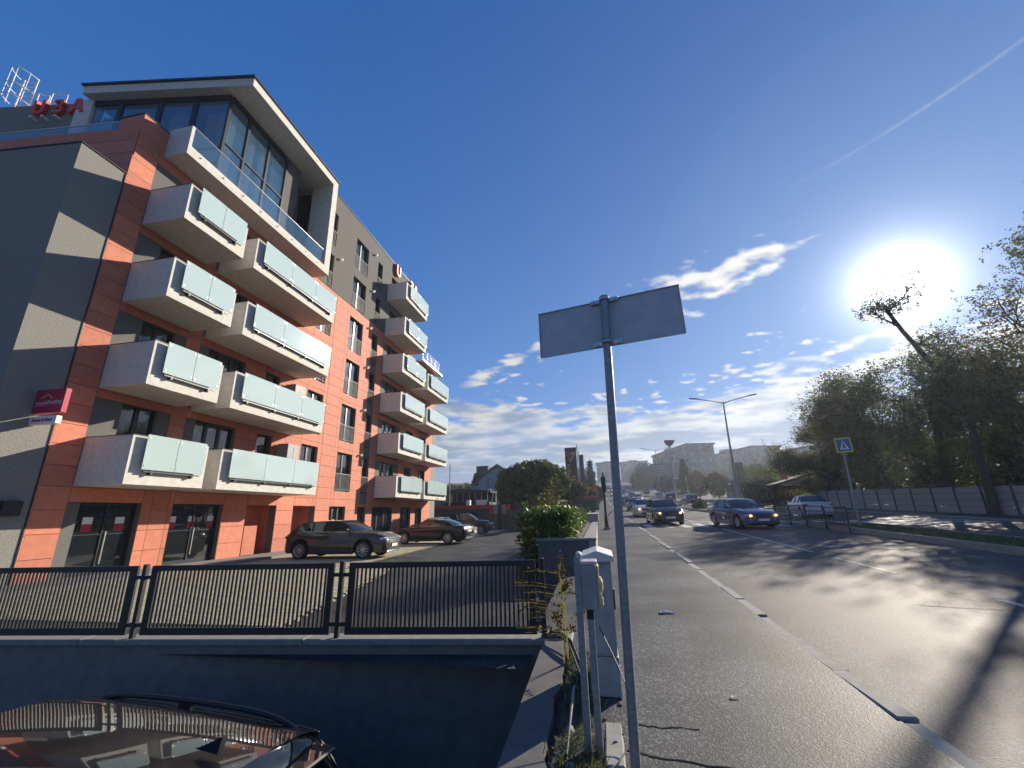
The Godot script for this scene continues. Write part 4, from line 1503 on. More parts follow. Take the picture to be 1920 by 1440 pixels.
	for i in 3:
		var p := Vector3(r.randf_range(-0.03, 0.03), 0, r.randf_range(-0.03, 0.03))
		var q := p + Vector3(r.randf_range(-0.05, 0.06), r.randf_range(0.85, 1.1), r.randf_range(-0.1, 0.1))
		tube(st, [p, p.lerp(q, 0.5) + Vector3(0.03, 0, 0.02), q], [0.007, 0.005, 0.003], 5)
		for j in 13:
			var a := p.lerp(q, r.randf_range(0.3, 1.0))
			var d := Vector3(r.randfn(), r.randf_range(-0.1, 0.9), r.randfn()).normalized() * r.randf_range(0.1, 0.32)
			if j % 4 == 0: d = Vector3(-1, 0.15, 0.1) * r.randf_range(0.25, 0.5)
			tube(st, [a, a + d * 0.6, a + d + Vector3(0, -0.03, 0)], [0.003, 0.0025, 0.0015], 4)
			for m in 9:
				xf.append(Transform3D(Basis(Vector3(r.randfn(), r.randfn(), r.randfn()).normalized(), r.randf() * TAU), a + d * r.randf_range(0.3, 1.05) + Vector3(r.randfn(), r.randfn(), r.randfn()) * 0.014))
				cols.append(tint(r, 0.5, 1.1))
	part("stems", st, M.dry, t)
	scatter("dead_leaves", cluster_mesh(3, 0.015, 0.03, 0.008, 3), xf, cols, M.dry, t)
	# grass, fallen leaves, stones in the dirt strip
	xf = []; cols = []
	for i in 2600:
		var z := r.randf_range(-5.4, -2.2)
		var x := r.randf_range(-0.4, -0.09)
		if r.randf() < 0.5: z = -2.9 + r.randfn() * 0.35
		xf.append(Transform3D(Basis(Vector3.UP, r.randf() * TAU) * Basis(Vector3.RIGHT, r.randf_range(0.5, 1.7)) .scaled(Vector3.ONE * r.randf_range(0.5, 1.3)), Vector3(x, rp(z) - 0.03, z)))
		cols.append(tint(r, 0.7, 1.6))
	scatter("weed_grass", leaf_mesh(0.1, 0.004), xf, cols, M.grass, self)
	xf = []; cols = []
	for i in 420:
		var z := r.randf_range(-5.6, -2.3)
		xf.append(Transform3D(Basis(Vector3(r.randfn() * 0.3, 1, r.randfn() * 0.3).normalized(), r.randf() * TAU).scaled(Vector3.ONE * r.randf_range(0.4, 1.2)), Vector3(r.randf_range(-0.46, 0.05), rp(z) - 0.015 + r.randf() * 0.02, z)))
		cols.append(tint(r, 0.5, 2.2))
	scatter("fallen_leaves", leaf_mesh(0.05, 0.016), xf, cols, M.dry, self)
	for i in 5:
		st = start()
		lump(st, Vector3.ZERO, Vector3(r.randf_range(0.03, 0.055), 0.03, r.randf_range(0.03, 0.05)), 6, n, 0.5)
		var p: Vector3 = [Vector3(-0.3, 0, -3.3), Vector3(-0.36, 0, -3.05), Vector3(-0.2, 0, -3.15), Vector3(-0.33, 0, -3.75), Vector3(-0.38, 0, -2.75)][i]
		var o := part("stone", st, M.kerb_stone)
		o.position = p + Vector3(0, rp(p.z) + 0.0, 0)
		tag(o, ["small pale stone beside the left meter post", "flat pale stone at the foot of the broken wall", "small rounded stone between the meter posts", "grey pebble behind the meter posts", "pale stone nearest the bottom edge in the dirt"][i], "stone", "stones in the dirt strip")
	st = start()
	tube(st, [Vector3(-0.33, rp(-4.3) + 0.02, -4.5), Vector3(-0.3, rp(-3.8) + 0.2, -3.95), Vector3(-0.33, rp(-3.4) + 0.0, -3.4)], [0.009, 0.011, 0.006], 6)
	tag(part("stick", st, M.kerb_stone), "bleached broken stick leaning in the dirt strip", "stick")
	# litter
	for k in [[0.87, -7.2, 0.11, "crumpled pale pink paper scrap on the pavement near the kerb"], [1.0, -4.45, 0.035, "tiny white scrap of litter in the middle of the pavement"]]:
		st = start()
		st.set_smooth_group(-1)
		var m := 6
		var g := []
		for a in m + 1:
			var row := []
			for b2 in m + 1:
				row.append(Vector3((a - m / 2.0) / m * 1.9 * k[2], 0.012 + k[2] * 0.22 * r.randf(), (b2 - m / 2.0) / m * k[2] * (1.2 - 0.13 * a)))
			g.append(row)
		for a in m:
			for b2 in m: quad(st, g[a][b2], g[a][b2 + 1], g[a + 1][b2 + 1], g[a + 1][b2])
		var o := part("litter", st, M.sign_white)
		o.position = Vector3(k[0], rp(k[1]), k[1])
		tag(o, k[3], "litter")

# ---------- vehicles: x runs forward, the origin lies on the road under the middle ----------
func curve_at(pts: Array, x: float) -> float:   # smooth line through (x, y) points with rising x
	if x <= pts[0][0]: return pts[0][1]
	for i in pts.size() - 1:
		if x <= pts[i + 1][0]:
			var t: float = (x - pts[i][0]) / (pts[i + 1][0] - pts[i][0])
			t = lerp(t, t * t * (3 - 2 * t), 0.35)
			return lerp(float(pts[i][1]), float(pts[i + 1][1]), t)
	return pts[-1][1]

func make_wheel(parent: Node3D, at: Vector3, r: float, side: float, spokes: int):
	var w := Node3D.new()
	w.name = "wheel"
	parent.add_child(w, true)
	w.position = at
	var t := Transform3D(Basis(Vector3(1, 0, 0), Vector3(0, 0, side), Vector3(0, -side, 0)), Vector3.ZERO)
	var st := start()
	lathe(st, [[r * 0.62, -0.1], [r * 0.9, -0.11], [r * 0.98, -0.09], [r, -0.05], [r, 0.05], [r * 0.98, 0.09], [r * 0.9, 0.11], [r * 0.7, 0.105], [r * 0.66, 0.08]], 28, t)
	part("tyre", st, M.tyre, w)
	st = start()
	lathe(st, [[r * 0.67, -0.09], [r * 0.64, 0.0], [r * 0.64, 0.07], [r * 0.69, 0.105], [r * 0.72, 0.1]], 28, t)
	lathe(st, [[0.0, 0.03], [r * 0.16, 0.03], [r * 0.2, 0.075], [r * 0.12, 0.095], [0.0, 0.095]], 14, t)
	for i in spokes:
		var b := Basis(Vector3(0, 0, 1), TAU * i / spokes)
		box(st, Vector3(-r * 0.035, r * 0.15, 0.05 if side > 0 else -0.09), Vector3(r * 0.035, r * 0.68, 0.09 if side > 0 else -0.05), Transform3D(b, Vector3.ZERO))
	part("rim", st, M.alloy, w)
	st = start()
	lathe(st, [[0.0, 0.0], [r * 0.63, 0.0]], 20, t)
	part("brake", st, M.black, w)

# s: length, width, height, wheelbase, clearance, radius, nose, hood, belt, tail (heights), xa xb xc xd (screen base, roof front, roof rear, rear glass base)
func make_car(called: String, label: String, s: Dictionary, paint: Material, group := "", lit := false) -> Node3D:
	var o := thing(called, label, s.get("kind", "car"), Vector3.ZERO, 0.0, group)
	var L: float = s.L; var W: float = s.W; var H: float = s.H
	var hw := W / 2
	var r: float = s.r
	var fx: float = s.get("fx", s.wb / 2 + 0.02); var rx: float = fx - s.wb
	var x0 := -L / 2; var x1 := L / 2
	var topline := [[x0, s.tail - 0.22], [x0 + 0.07, s.tail - 0.05], [x0 + 0.22, s.tail], [s.xd, s.beltr], [s.xa, s.hood], [lerp(float(s.xa), x1, 0.55), lerp(float(s.hood), float(s.nose), 0.42)], [x1 - 0.32, s.nose + 0.035], [x1 - 0.12, s.nose - 0.05], [x1 - 0.03, s.nose - 0.16], [x1, s.nose - 0.3]]
	var xs := []
	var x := x0
	while x < x1 - 0.001:
		xs.append(x)
		var near: float = min(abs(x - fx), abs(x - rx))
		var end: float = min(x - x0, x1 - x)
		x += 0.025 if (near < r + 0.12 or end < 0.3) else 0.07
	xs.append(x1)
	var rings := []
	for xx in xs:
		var y0: float = s.clear
		var e: float = min(xx - x0, x1 - xx)
		if e < 0.2: y0 += 0.07 * (1.0 - e / 0.2)
		for wx in [fx, rx]:
			var dx: float = abs(xx - wx)
			var ra := r + 0.06
			if dx < ra: y0 = max(y0, r + sqrt(ra * ra - dx * dx))
		var f: float = abs(xx) / (L / 2)
		var w := hw * (1.0 - 0.13 * pow(clamp((f - 0.55) / 0.45, 0, 1), 2.2) - (0.10 * pow(clamp((f - 0.93) / 0.07, 0, 1), 2.0)))
		var yt := curve_at(topline, xx)
		var ym: float = max(y0 + 0.05, lerp(float(s.clear), yt, 0.42))
		var ys: float = max(ym + 0.03, yt - 0.16)
		var crown: float = 0.035
		y0 = min(y0, yt - 0.1)
		ym = min(ym, yt - 0.06); ys = min(ys, yt - 0.03)
		var half := [[0.0, y0], [w * 0.8, y0], [w * 0.955, y0 + 0.012], [w * 0.985, lerp(y0, ym, 0.5)], [w, ym], [w * 0.985, ys - 0.02], [w * 0.975, ys + 0.02], [w * 0.93, yt - 0.02], [w * 0.86, yt + 0.006], [w * 0.5, yt + crown * 0.8], [0.0, yt + crown]]
		var ring := []
		for p in half: ring.append(Vector3(xx, p[1], p[0]))
		for i in range(half.size() - 2, 0, -1): ring.append(Vector3(xx, half[i][1], -half[i][0]))
		rings.append(ring)
	var st := start()
	var under := start()
	st.set_smooth_group(1); under.set_smooth_group(-1)
	var n: int = rings[0].size()
	for i in rings.size() - 1:
		for k in n:
			var k2 := (k + 1) % n
			var tgt := under if k in [0, n - 1, 1, n - 2] else st
			quad(tgt, rings[i][k], rings[i + 1][k], rings[i + 1][k2], rings[i][k2])
	for e in [0, rings.size() - 1]:
		var c := Vector3(rings[e][0].x, lerp(rings[e][0].y, rings[e][10].y, 0.5), 0)
		for k in n:
			if e > 0: tri(st, c, rings[e][(k + 1) % n], rings[e][k])
			else: tri(st, c, rings[e][k], rings[e][(k + 1) % n])
	part("body", st, paint, o)
	box(under, Vector3(x0 + 0.35, s.clear + 0.02, -hw * 0.8), Vector3(x1 - 0.35, s.hood - 0.2, hw * 0.8))
	part("underbody", under, M.black, o)
	# cabin
	var ol := []
	var kinds := []
	var fine: int = s.get("fine", 1)
	var seg := func(a: Vector2, b: Vector2, m0: int, bulge: float, kind: int):
		var m := m0 * fine
		for i in m:
			var t := float(i) / m
			var p := a.lerp(b, t)
			var nn := Vector2(b.y - a.y, a.x - b.x).normalized()
			if nn.y < 0: nn = -nn
			p += nn * bulge * 4.0 * t * (1.0 - t)
			ol.append(p); kinds.append(kind)
	var A := Vector2(s.xa, s.hood - 0.01); var B := Vector2(s.xb, H - 0.035); var C := Vector2(s.xc, s.get("roofr", H - 0.06)); var D := Vector2(s.xd, s.beltr - 0.01)
	seg.call(A, B, 6, 0.035, 0)
	seg.call(B, C, 12, 0.04, 1)
	seg.call(C, D, 8, s.get("rearb", 0.03), 2)
	ol.append(D)
	var wc := hw * 0.90; var wr: float = hw * s.get("roofw", 0.70)
	var lat := [-1.0, -0.96, -0.86, -0.5, 0.0, 0.5, 0.86, 0.96, 1.0]
	if s.get("fine", 1) > 1:
		lat = [-1.0, -0.985, -0.96]
		for i in 33: lat.append(-0.92 + 1.84 * i / 32.0)
		lat.append_array([0.96, 0.985, 1.0])
	var belt := func(xx: float) -> float: return lerp(float(s.beltr), float(s.hood), clamp((xx - s.xd) / (s.xa - s.xd), 0, 1)) - 0.012
	var grid := []
	for p in ol:
		var yb: float = belt.call(p.x)
		var t: float = clamp((p.y - yb) / (H - yb), 0, 1)
		var w: float = lerp(wc, wr, pow(t, 1.15))
		var row := []
		for q in lat:
			var fr: float = 0.0
			if p.x > s.xb: fr = -0.14 * q * q * (1.0 - t * 0.4)
			elif p.x < s.xc: fr = 0.10 * q * q * (1.0 - t * 0.4)
			row.append(Vector3(p.x + fr, p.y - (s.get("dome", 0.045) * (0.4 * q * q + 0.6 * pow(abs(q), 4.0))) * (0.4 + t * 0.6), w * q))
		grid.append(row)
	var glass := [start(), start(), start()]
	for g in glass: g.set_smooth_group(1)
	for i in ol.size() - 1:
		for k in lat.size() - 1:
			var edge: bool = abs(lat[k] + lat[k + 1]) > 1.9
			var tgt = glass[1] if (kinds[i] == 1 or edge) else glass[kinds[i]]
			quad(tgt, grid[i][k], grid[i + 1][k], grid[i + 1][k + 1], grid[i][k + 1])
	# sides: glass inside a painted surround
	var sides := [start(), start()]
	for j in 2:
		var sg := -1.0 if j == 0 else 1.0
		var ix := 0 if j == 0 else lat.size() - 1
		glass[1].set_smooth_group(-1)
		sides[j].set_smooth_group(1)
		for i in ol.size() - 1:
			var a: Vector3 = grid[i][ix]; var b: Vector3 = grid[i + 1][ix]
			var la := Vector3(a.x, belt.call(a.x), wc * sg); var lb := Vector3(b.x, belt.call(b.x), wc * sg)
			var solid: bool = b.x < s.get("xq", s.xd + 0.35)
			var tgt = glass[1] if solid else sides[j]
			if sg > 0: quad(tgt, a, b, lb, la)
			else: quad(tgt, a, la, lb, b)
	part("windscreen", glass[0], M.car_glass, o)
	part("roof", glass[1], paint, o)
	part("rear_window", glass[2], M.car_glass, o)
	for j in 2: part("side_window", sides[j], M.car_glass, o)
	for j in [0, lat.size() - 1]:
		var sg := -1.0 if j == 0 else 1.0
		st = start()
		var line := []; var rr := []
		for i in ol.size(): line.append(grid[i][j] + Vector3(0, -0.004, 0)); rr.append(0.017)
		tube(st, line, rr, 6)
		for xp in s.get("pillars", [0.05]):
			# upright between the side windows
			var top := Vector3.ZERO
			for i in ol.size() - 1:
				if grid[i + 1][j].x <= xp and grid[i][j].x >= xp: top = grid[i][j]
			if top != Vector3.ZERO: tube(st, [Vector3(xp, belt.call(xp), wc * sg), Vector3(xp - 0.03, lerp(belt.call(xp), top.y, 0.5), lerp(wc, abs(top.z), 0.5) * sg * 1.006), Vector3(xp - 0.05, top.y, top.z)], [0.032, 0.028, 0.026], 6)
		part("window_frame", st, M.black if not s.get("chrome", false) else M.frame_dark, o)
		st = start()
		var bl := []; var br := []
		for i in 9:
			var xx: float = lerp(float(s.xa) - 0.12, float(s.get("xq", s.xd + 0.35)), i / 8.0)
			bl.append(Vector3(xx, belt.call(xx) + 0.012, wc * sg * 1.004)); br.append(0.010)
		tube(st, bl, br, 6)
		part("window_trim", st, M.chrome if s.get("chrome", false) else M.black, o)
		# mirror
		st = start()
		var mx: float = s.xa - 0.42
		lump(st, Vector3(mx, belt.call(mx) + 0.09, (hw + 0.1) * sg), Vector3(0.07, 0.065, 0.11), 7)
		rod(st, Vector3(mx, belt.call(mx) + 0.03, wc * sg), Vector3(mx, belt.call(mx) + 0.06, (hw + 0.05) * sg), 0.025, 6)
		part("mirror", st, paint, o)
		# handles and door gaps
		for hx in s.get("handles", [-0.25, -1.05]):
			st = start()
			bevel(st, Vector3(hx - 0.1, s.beltr - 0.19, hw * 0.985 * sg - 0.012), Vector3(hx + 0.1, s.beltr - 0.155, hw * 0.985 * sg + 0.022), 0.008)
			part("door_handle", st, paint, o)
		st = start()
		for dx in s.get("doors", [0.72, -0.32, -1.15]):
			tube(st, [Vector3(dx, s.clear + 0.08, hw * 0.985 * sg), Vector3(dx, lerp(float(s.clear), float(s.beltr), 0.42), hw * 0.998 * sg), Vector3(dx - 0.02, s.beltr - 0.14, hw * 0.982 * sg), Vector3(dx - 0.03, s.beltr - 0.03, hw * 0.932 * sg)], [0.005, 0.005, 0.005, 0.005], 4)
		part("door_gap", st, M.black, o)
		st = start()
		bevel(st, Vector3(rx + r + 0.08, s.clear - 0.03, hw * 0.90 * sg - 0.05), Vector3(fx - r - 0.08, s.clear + 0.07, hw * 0.93 * sg + 0.05), 0.02)
		part("sill", st, M.black if s.get("cladding", false) else paint, o)
	# front: grille, intakes, lamps, plate
	var nose := func(z: float) -> float: return x1 - 0.13 * pow(abs(z) / hw, 2.4)
	st = start()
	var gy: float = s.nose - 0.2
	for i in 8:
		var za: float = lerp(-0.42, 0.42, i / 8.0) * hw / 0.9; var zb: float = lerp(-0.42, 0.42, (i + 1) / 8.0) * hw / 0.9
		face(st, [Vector3(nose.call(za) + 0.012, gy - 0.09, za), Vector3(nose.call(zb) + 0.012, gy - 0.09, zb), Vector3(nose.call(zb) - 0.015, gy + 0.1, zb), Vector3(nose.call(za) - 0.015, gy + 0.1, za)], Vector3.ZERO)
	for i in 8:
		var za: float = lerp(-0.6, 0.6, i / 8.0) * hw / 0.9; var zb: float = lerp(-0.6, 0.6, (i + 1) / 8.0) * hw / 0.9
		face(st, [Vector3(nose.call(za) + 0.02, s.clear + 0.06, za), Vector3(nose.call(zb) + 0.02, s.clear + 0.06, zb), Vector3(nose.call(zb) + 0.025, s.clear + 0.19, zb), Vector3(nose.call(za) + 0.025, s.clear + 0.19, za)], Vector3.ZERO)
	part("grille", st, M.black, o)
	if s.get("chrome", false):
		st = start()
		for y in [gy - 0.07, gy + 0.005, gy + 0.07]:
			var line := []; var rr := []
			for i in 9:
				var z: float = lerp(-0.42, 0.42, i / 8.0)
				line.append(Vector3(nose.call(z) + 0.014, y, z)); rr.append(0.014)
			tube(st, line, rr, 6)
		var line2 := []; var r2 := []
		for i in 9:
			var z: float = lerp(-0.6, 0.6, i / 8.0)
			line2.append(Vector3(nose.call(z) + 0.028, s.clear + 0.045, z)); r2.append(0.03)
		tube(st, line2, r2, 6)
		part("grille_bars", st, M.chrome, o)
	st = start()
	box(st, Vector3(x1 + 0.022, s.clear + 0.2, -0.26), Vector3(x1 + 0.034, s.clear + 0.31, 0.26))
	part("number_plate", st, M.sign_white, o)
	st = start()
	box(st, Vector3(x0 - 0.02, s.get("rearplate", 0.62), -0.26), Vector3(x0 - 0.008, s.get("rearplate", 0.62) + 0.11, 0.26))
	part("number_plate", st, M.sign_white, o)
	for sg in [-1.0, 1.0]:
		st = start()
		var hz: float = hw * 0.72 * sg
		lump(st, Vector3(x1 - 0.20, s.nose - 0.13, hz), Vector3(0.2, 0.075, 0.19), 9)
		var hlamp := part("headlight", st, M.lens if not lit else M.lamp_on if s.get("fullbeam", false) else M.lens, o)
		if lit:
			st = start()
			lump(st, Vector3(x1 - 0.03, s.nose - 0.13, hz * 0.93), Vector3(0.055, 0.05, 0.075), 8)
			var bulb := part("headlight_bulb", st, M.lamp_on, hlamp)
			var om := OmniLight3D.new()
			om.name = "headlight_glow"
			om.position = Vector3(x1 - 0.03, s.nose - 0.13, hz * 0.93)
			om.light_energy = 0.15; om.light_color = Color(1, 0.75, 0.45); om.light_size = 0.04; om.omni_range = 20.0; om.omni_attenuation = 2.0; om.shadow_enabled = true
			hlamp.add_child(om)
		st = start()
		lump(st, Vector3(x0 + 0.14, s.tail - 0.16, hw * 0.76 * sg), Vector3(0.14, 0.075, 0.19), 8)
		part("tail_light", st, M.tail_red, o)
		st = start()
		tube(st, [Vector3(x1 - 0.10, s.clear + 0.13, hw * 0.72 * sg), Vector3(x1 - 0.055, s.clear + 0.13, hw * 0.72 * sg)], [0.05, 0.045], 10)
		part("fog_lamp", st, M.lamp_on if lit and s.get("fogs", false) else M.lens, o)
	for wx in [fx, rx]:
		for sg in [-1.0, 1.0]:
			make_wheel(o, Vector3(wx, r, (hw - 0.125) * sg), r, sg, s.get("spokes", 10))
	if s.get("rails", false):
		for sg in [-1.0, 1.0]:
			st = start()
			var rl := []; var rr3 := []
			for i in 21:
				var f3 := i / 20.0
				var up: float = 1.0 - pow(abs(2.0 * f3 - 1.0), 6.0)
				rl.append(Vector3(lerp(s.xb - 0.1, s.xc + 0.1, f3), H - 0.17 + 0.085 * up + 0.04 * (1.0 - pow(2.0 * f3 - 1.0, 2.0)), (wr * 0.93 + 0.02 * up) * sg)); rr3.append(0.016 + 0.006 * up)
			tube(st, rl, rr3, 8)
			box(st, Vector3((s.xb + s.xc) / 2 - 0.07, H - 0.16, wr * 0.93 * sg - 0.018), Vector3((s.xb + s.xc) / 2 + 0.07, H - 0.055, wr * 0.93 * sg + 0.018))
			part("roof_rail", st, M.black, o)
	if s.get("fin", false):
		st = start()
		var fp := PackedVector2Array([Vector2(s.xc + 0.22, H - 0.03), Vector2(s.xc + 0.42, H - 0.015), Vector2(s.xc + 0.30, H + 0.03), Vector2(s.xc + 0.21, H + 0.075), Vector2(s.xc + 0.19, H + 0.07)])
		extrude(st, fp, -0.022, 0.022)
		part("shark_fin_aerial", st, M.paint_black, o)
	if s.get("spoiler", false):
		st = start()
		bevel(st, Vector3(s.xc - 0.16, s.get("roofr", H - 0.06) - 0.035, -wr * 0.93), Vector3(s.xc + 0.05, s.get("roofr", H - 0.06) + 0.0, wr * 0.93), 0.012, Transform3D(Basis(Vector3.BACK, 0.06), Vector3(0, 0, 0)))
		part("roof_spoiler", st, paint, o)
	if s.get("wheel_spare", false): pass
	return o

func repaint(o: Node3D, m: Material):
	for c in o.get_children():
		if String(c.name).begins_with("body") or String(c.name).begins_with("roof") and not String(c.name).begins_with("roof_rail") or String(c.name).begins_with("mirror") or String(c.name).begins_with("door_handle") or String(c.name).begins_with("sill"):
			c.material_override = m

func settle(o: Node3D, x: float, z: float, turn: float, dy := -0.06):
	o.position = Vector3(x, rp(z) + dy, z)
	var s := slope(z)
	# a car that faces us stands nose down on the climbing road
	o.basis = Basis(Vector3.RIGHT, s) * Basis(Vector3.UP, turn)

var hatch := {"L": 4.36, "W": 1.8, "H": 1.49, "wb": 2.7, "clear": 0.22, "r": 0.34, "nose": 0.86, "hood": 1.0, "beltr": 1.06, "tail": 1.0, "xa": 1.05, "xb": 0.28, "xc": -1.5, "xd": -1.98, "fx": 1.28, "xq": -1.35, "roofr": 1.4, "chrome": true, "cladding": true, "pillars": [-0.1, -0.95], "handles": [-0.32, -1.15], "spoiler": true, "spokes": 10, "rearplate": 0.8}
var coupe := {"L": 4.68, "W": 1.78, "H": 1.38, "wb": 2.76, "clear": 0.18, "r": 0.335, "nose": 0.74, "hood": 0.92, "beltr": 0.98, "tail": 0.95, "xa": 0.98, "xb": 0.22, "xc": -0.75, "xd": -1.78, "fx": 1.42, "xq": -1.25, "roofr": 1.33, "rearb": 0.09, "chrome": true, "pillars": [], "handles": [-0.45], "doors": [0.72, -0.62], "spokes": 14, "rearplate": 0.62}
var sedan := {"L": 4.5, "W": 1.77, "H": 1.43, "wb": 2.72, "clear": 0.18, "r": 0.32, "nose": 0.78, "hood": 0.94, "beltr": 0.99, "tail": 0.97, "xa": 0.95, "xb": 0.2, "xc": -1.0, "xd": -1.62, "fx": 1.36, "xq": -1.2, "roofr": 1.38, "pillars": [-0.12, -0.95], "rearplate": 0.72}
var small_hatch := {"L": 3.95, "W": 1.72, "H": 1.48, "wb": 2.5, "clear": 0.18, "r": 0.31, "nose": 0.82, "hood": 0.99, "beltr": 1.04, "tail": 0.95, "xa": 1.0, "xb": 0.25, "xc": -1.35, "xd": -1.78, "fx": 1.22, "xq": -1.2, "roofr": 1.4, "pillars": [-0.1, -0.85], "rearplate": 0.7}
var suv := {"L": 4.65, "W": 1.9, "H": 1.66, "wb": 2.82, "clear": 0.25, "r": 0.37, "nose": 0.95, "hood": 1.1, "beltr": 1.14, "tail": 1.08, "xa": 1.05, "xb": 0.3, "xc": -1.7, "xd": -2.12, "fx": 1.42, "xq": -1.5, "roofr": 1.56, "rails": true, "cladding": true, "pillars": [-0.1, -1.0], "fin": true, "spoiler": true, "rearplate": 0.85}

func make_cars():
	# parked in front of the building
	var o := make_car("parked_car", "parked dark brown crossover hatchback with chrome grille in front of the doorways", hatch, M.paint_brown, "cars parked by the building")
	o.position = Vector3(-10.45, LOT + 0.02, -17.3)
	o.rotation.y = 0.04
	o = make_car("parked_car", "parked black coupe seen from its tail behind the brown hatchback", coupe, M.paint_black, "cars parked by the building")
	o.position = Vector3(-9.75, LOT + 0.02, -25.6)
	o.rotation.y = PI - 0.1
	o = make_car("parked_car", "parked dark sedan half hidden behind the black coupe", sedan, M.paint_grey, "cars parked by the building")
	o.position = Vector3(-10.7, LOT + 0.02, -30.2)
	o.rotation.y = 0.02
	o = make_car("parked_car", "parked ink blue sport utility car farthest along the building front", suv, M.paint_ink, "cars parked by the building")
	o.position = Vector3(-10.9, LOT + 0.02, -36.3)
	o.rotation.y = 0.02
	# on the ramp below us
	var near := suv.duplicate()
	near.merge({"H": 1.63, "roofw": 0.74, "xa": 1.4, "xb": 0.72, "xc": -2.02, "xd": -2.28, "xq": -1.9, "L": 4.7, "roofr": 1.55, "dome": 0.1, "fine": 4}, true)
	o = make_car("ramp_car", "glossy black car on the ramp mirroring the building in its roof", near, M.paint_black)
	o.position = Vector3(-4.5, -3.15, -3.32)
	o.rotation.y = PI - 0.1
	# traffic coming towards us
	var bh := small_hatch.duplicate(); bh.merge({"fullbeam": false}, true)
	o = make_car("moving_car", "dark blue hatchback with lit headlights driving onto the crossing", bh, M.paint_ink, "cars driving towards us", true)
	settle(o, 3.95, -29.3, -PI / 2 + 0.06)
	var bs := sedan.duplicate(); bs.merge({"fogs": true, "nose": 0.76}, true)
	o = make_car("moving_car", "dark navy sedan with orange lit headlights beside the pedestrian railing", bs, M.paint_navy, "cars driving towards us", true)
	settle(o, 7.35, -25.6, -PI / 2 + 0.16)
	var white := make_car("moving_car", "white sedan following the blue hatchback with lit headlights", sedan, M.paint_white, "cars driving towards us", true)
	settle(white, 3.9, -40.5, -PI / 2)
	var mid := make_car("moving_car", "dark car driving left of the signpost behind the white sedan", small_hatch, M.paint_grey, "cars driving towards us")
	settle(mid, 4.2, -73.0, -PI / 2)
	# going away
	var away := make_car("moving_car", "black sport utility car driving away beyond the planted median", suv, M.paint_black, "cars driving away")
	settle(away, 13.6, -71.0, PI / 2, -0.055)
	var taxi := make_car("taxi", "pale taxi sedan with yellow roof sign driving away behind the railing", sedan, M.paint_taxi)
	settle(taxi, 14.1, -34.0, PI / 2 - 0.12, -0.055)
	var st := start()
	bevel(st, Vector3(-0.5, 1.44, -0.16), Vector3(-0.34, 1.56, 0.16), 0.02)
	part("taxi_sign", st, M.sign_lime, taxi)
	# the queue farther up the hill: [source, x, z, away, paint, label]
	for q in [
		[small_hatch, 4.3, -56.0, 0, "paint_ink", "dark small car close behind the white sedan"],
		[sedan, 7.9, -92.0, 0, "paint_silver", "silver sedan in the inner lane beyond the first lamp post"],
		[small_hatch, 7.6, -103.0, 0, "paint_red", "red hatchback in the inner lane of the queue uphill"],
		[sedan, 7.9, -117.0, 0, "paint_white", "white car in the inner lane uphill behind the red one"],
		[small_hatch, 4.1, -98.0, 0, "paint_black", "black car in the kerb lane half way up the hill"],
		[sedan, 4.3, -122.0, 0, "paint_silver", "pale car in the kerb lane far up the hill"],
		[small_hatch, 7.7, -131.0, 0, "paint_blue", "blue car in the inner lane far up the hill"],
		[sedan, 4.1, -146.0, 0, "paint_white", "white car in the kerb lane near the hill top"],
		[small_hatch, 7.7, -149.0, 0, "paint_grey", "grey car in the inner lane near the hill top"],
		[sedan, 7.8, -168.0, 0, "paint_silver", "silver car farthest up the inner lane"],
		[small_hatch, 4.2, -171.0, 0, "paint_black", "dark car farthest up the kerb lane"],
		[suv, 13.2, -88.0, 1, "paint_ink", "dark car driving away next beyond the black one"],
		[sedan, 12.9, -100.0, 1, "paint_silver", "silver sedan driving away uphill in the left lane"],
		[small_hatch, 17.2, -112.0, 1, "paint_white", "white hatchback driving away uphill in the right lane"],
		[sedan, 13.3, -128.0, 1, "paint_red", "dark red car driving away far uphill"]]:
		var away_: bool = q[3] == 1
		var src: Node3D = white if q[0] == sedan else mid if q[0] == small_hatch else away
		var c := dup(src, Vector3.ZERO, 0.0, q[5], "cars driving away" if away_ else "cars driving towards us")
		repaint(c, M[q[4]])
		settle(c, q[1], q[2], PI / 2 if away_ else -PI / 2)

# ---------- trees ----------
var leaf_small: ArrayMesh
var leaf_big: ArrayMesh
var needle: ArrayMesh

func grow(st, p: Vector3, d: Vector3, l: float, r: float, depth: int, g: RandomNumberGenerator, tips: Array, droop: float):
	var q := p + d * l * 0.5 + Vector3(g.randfn(), g.randfn(), g.randfn()) * l * 0.06
	var e := p + d * l + Vector3(g.randfn(), g.randfn() - droop, g.randfn()) * l * 0.1
	tube(st, [p, q, e], [r, r * 0.8, r * 0.6], 7 if r > 0.05 else 5, false)
	if depth <= 2: tips.append(q)
	tips.append(e)
	if depth == 0: return
	var n := g.randi_range(2, 3)
	for i in n:
		var dd := (d + Vector3(g.randfn(), g.randfn() * 0.7 + 0.12 - droop, g.randfn()) * 0.62).normalized()
		grow(st, e if i > 0 else q, dd, l * g.randf_range(0.6, 0.82), r * 0.58, depth - 1, g, tips, droop)

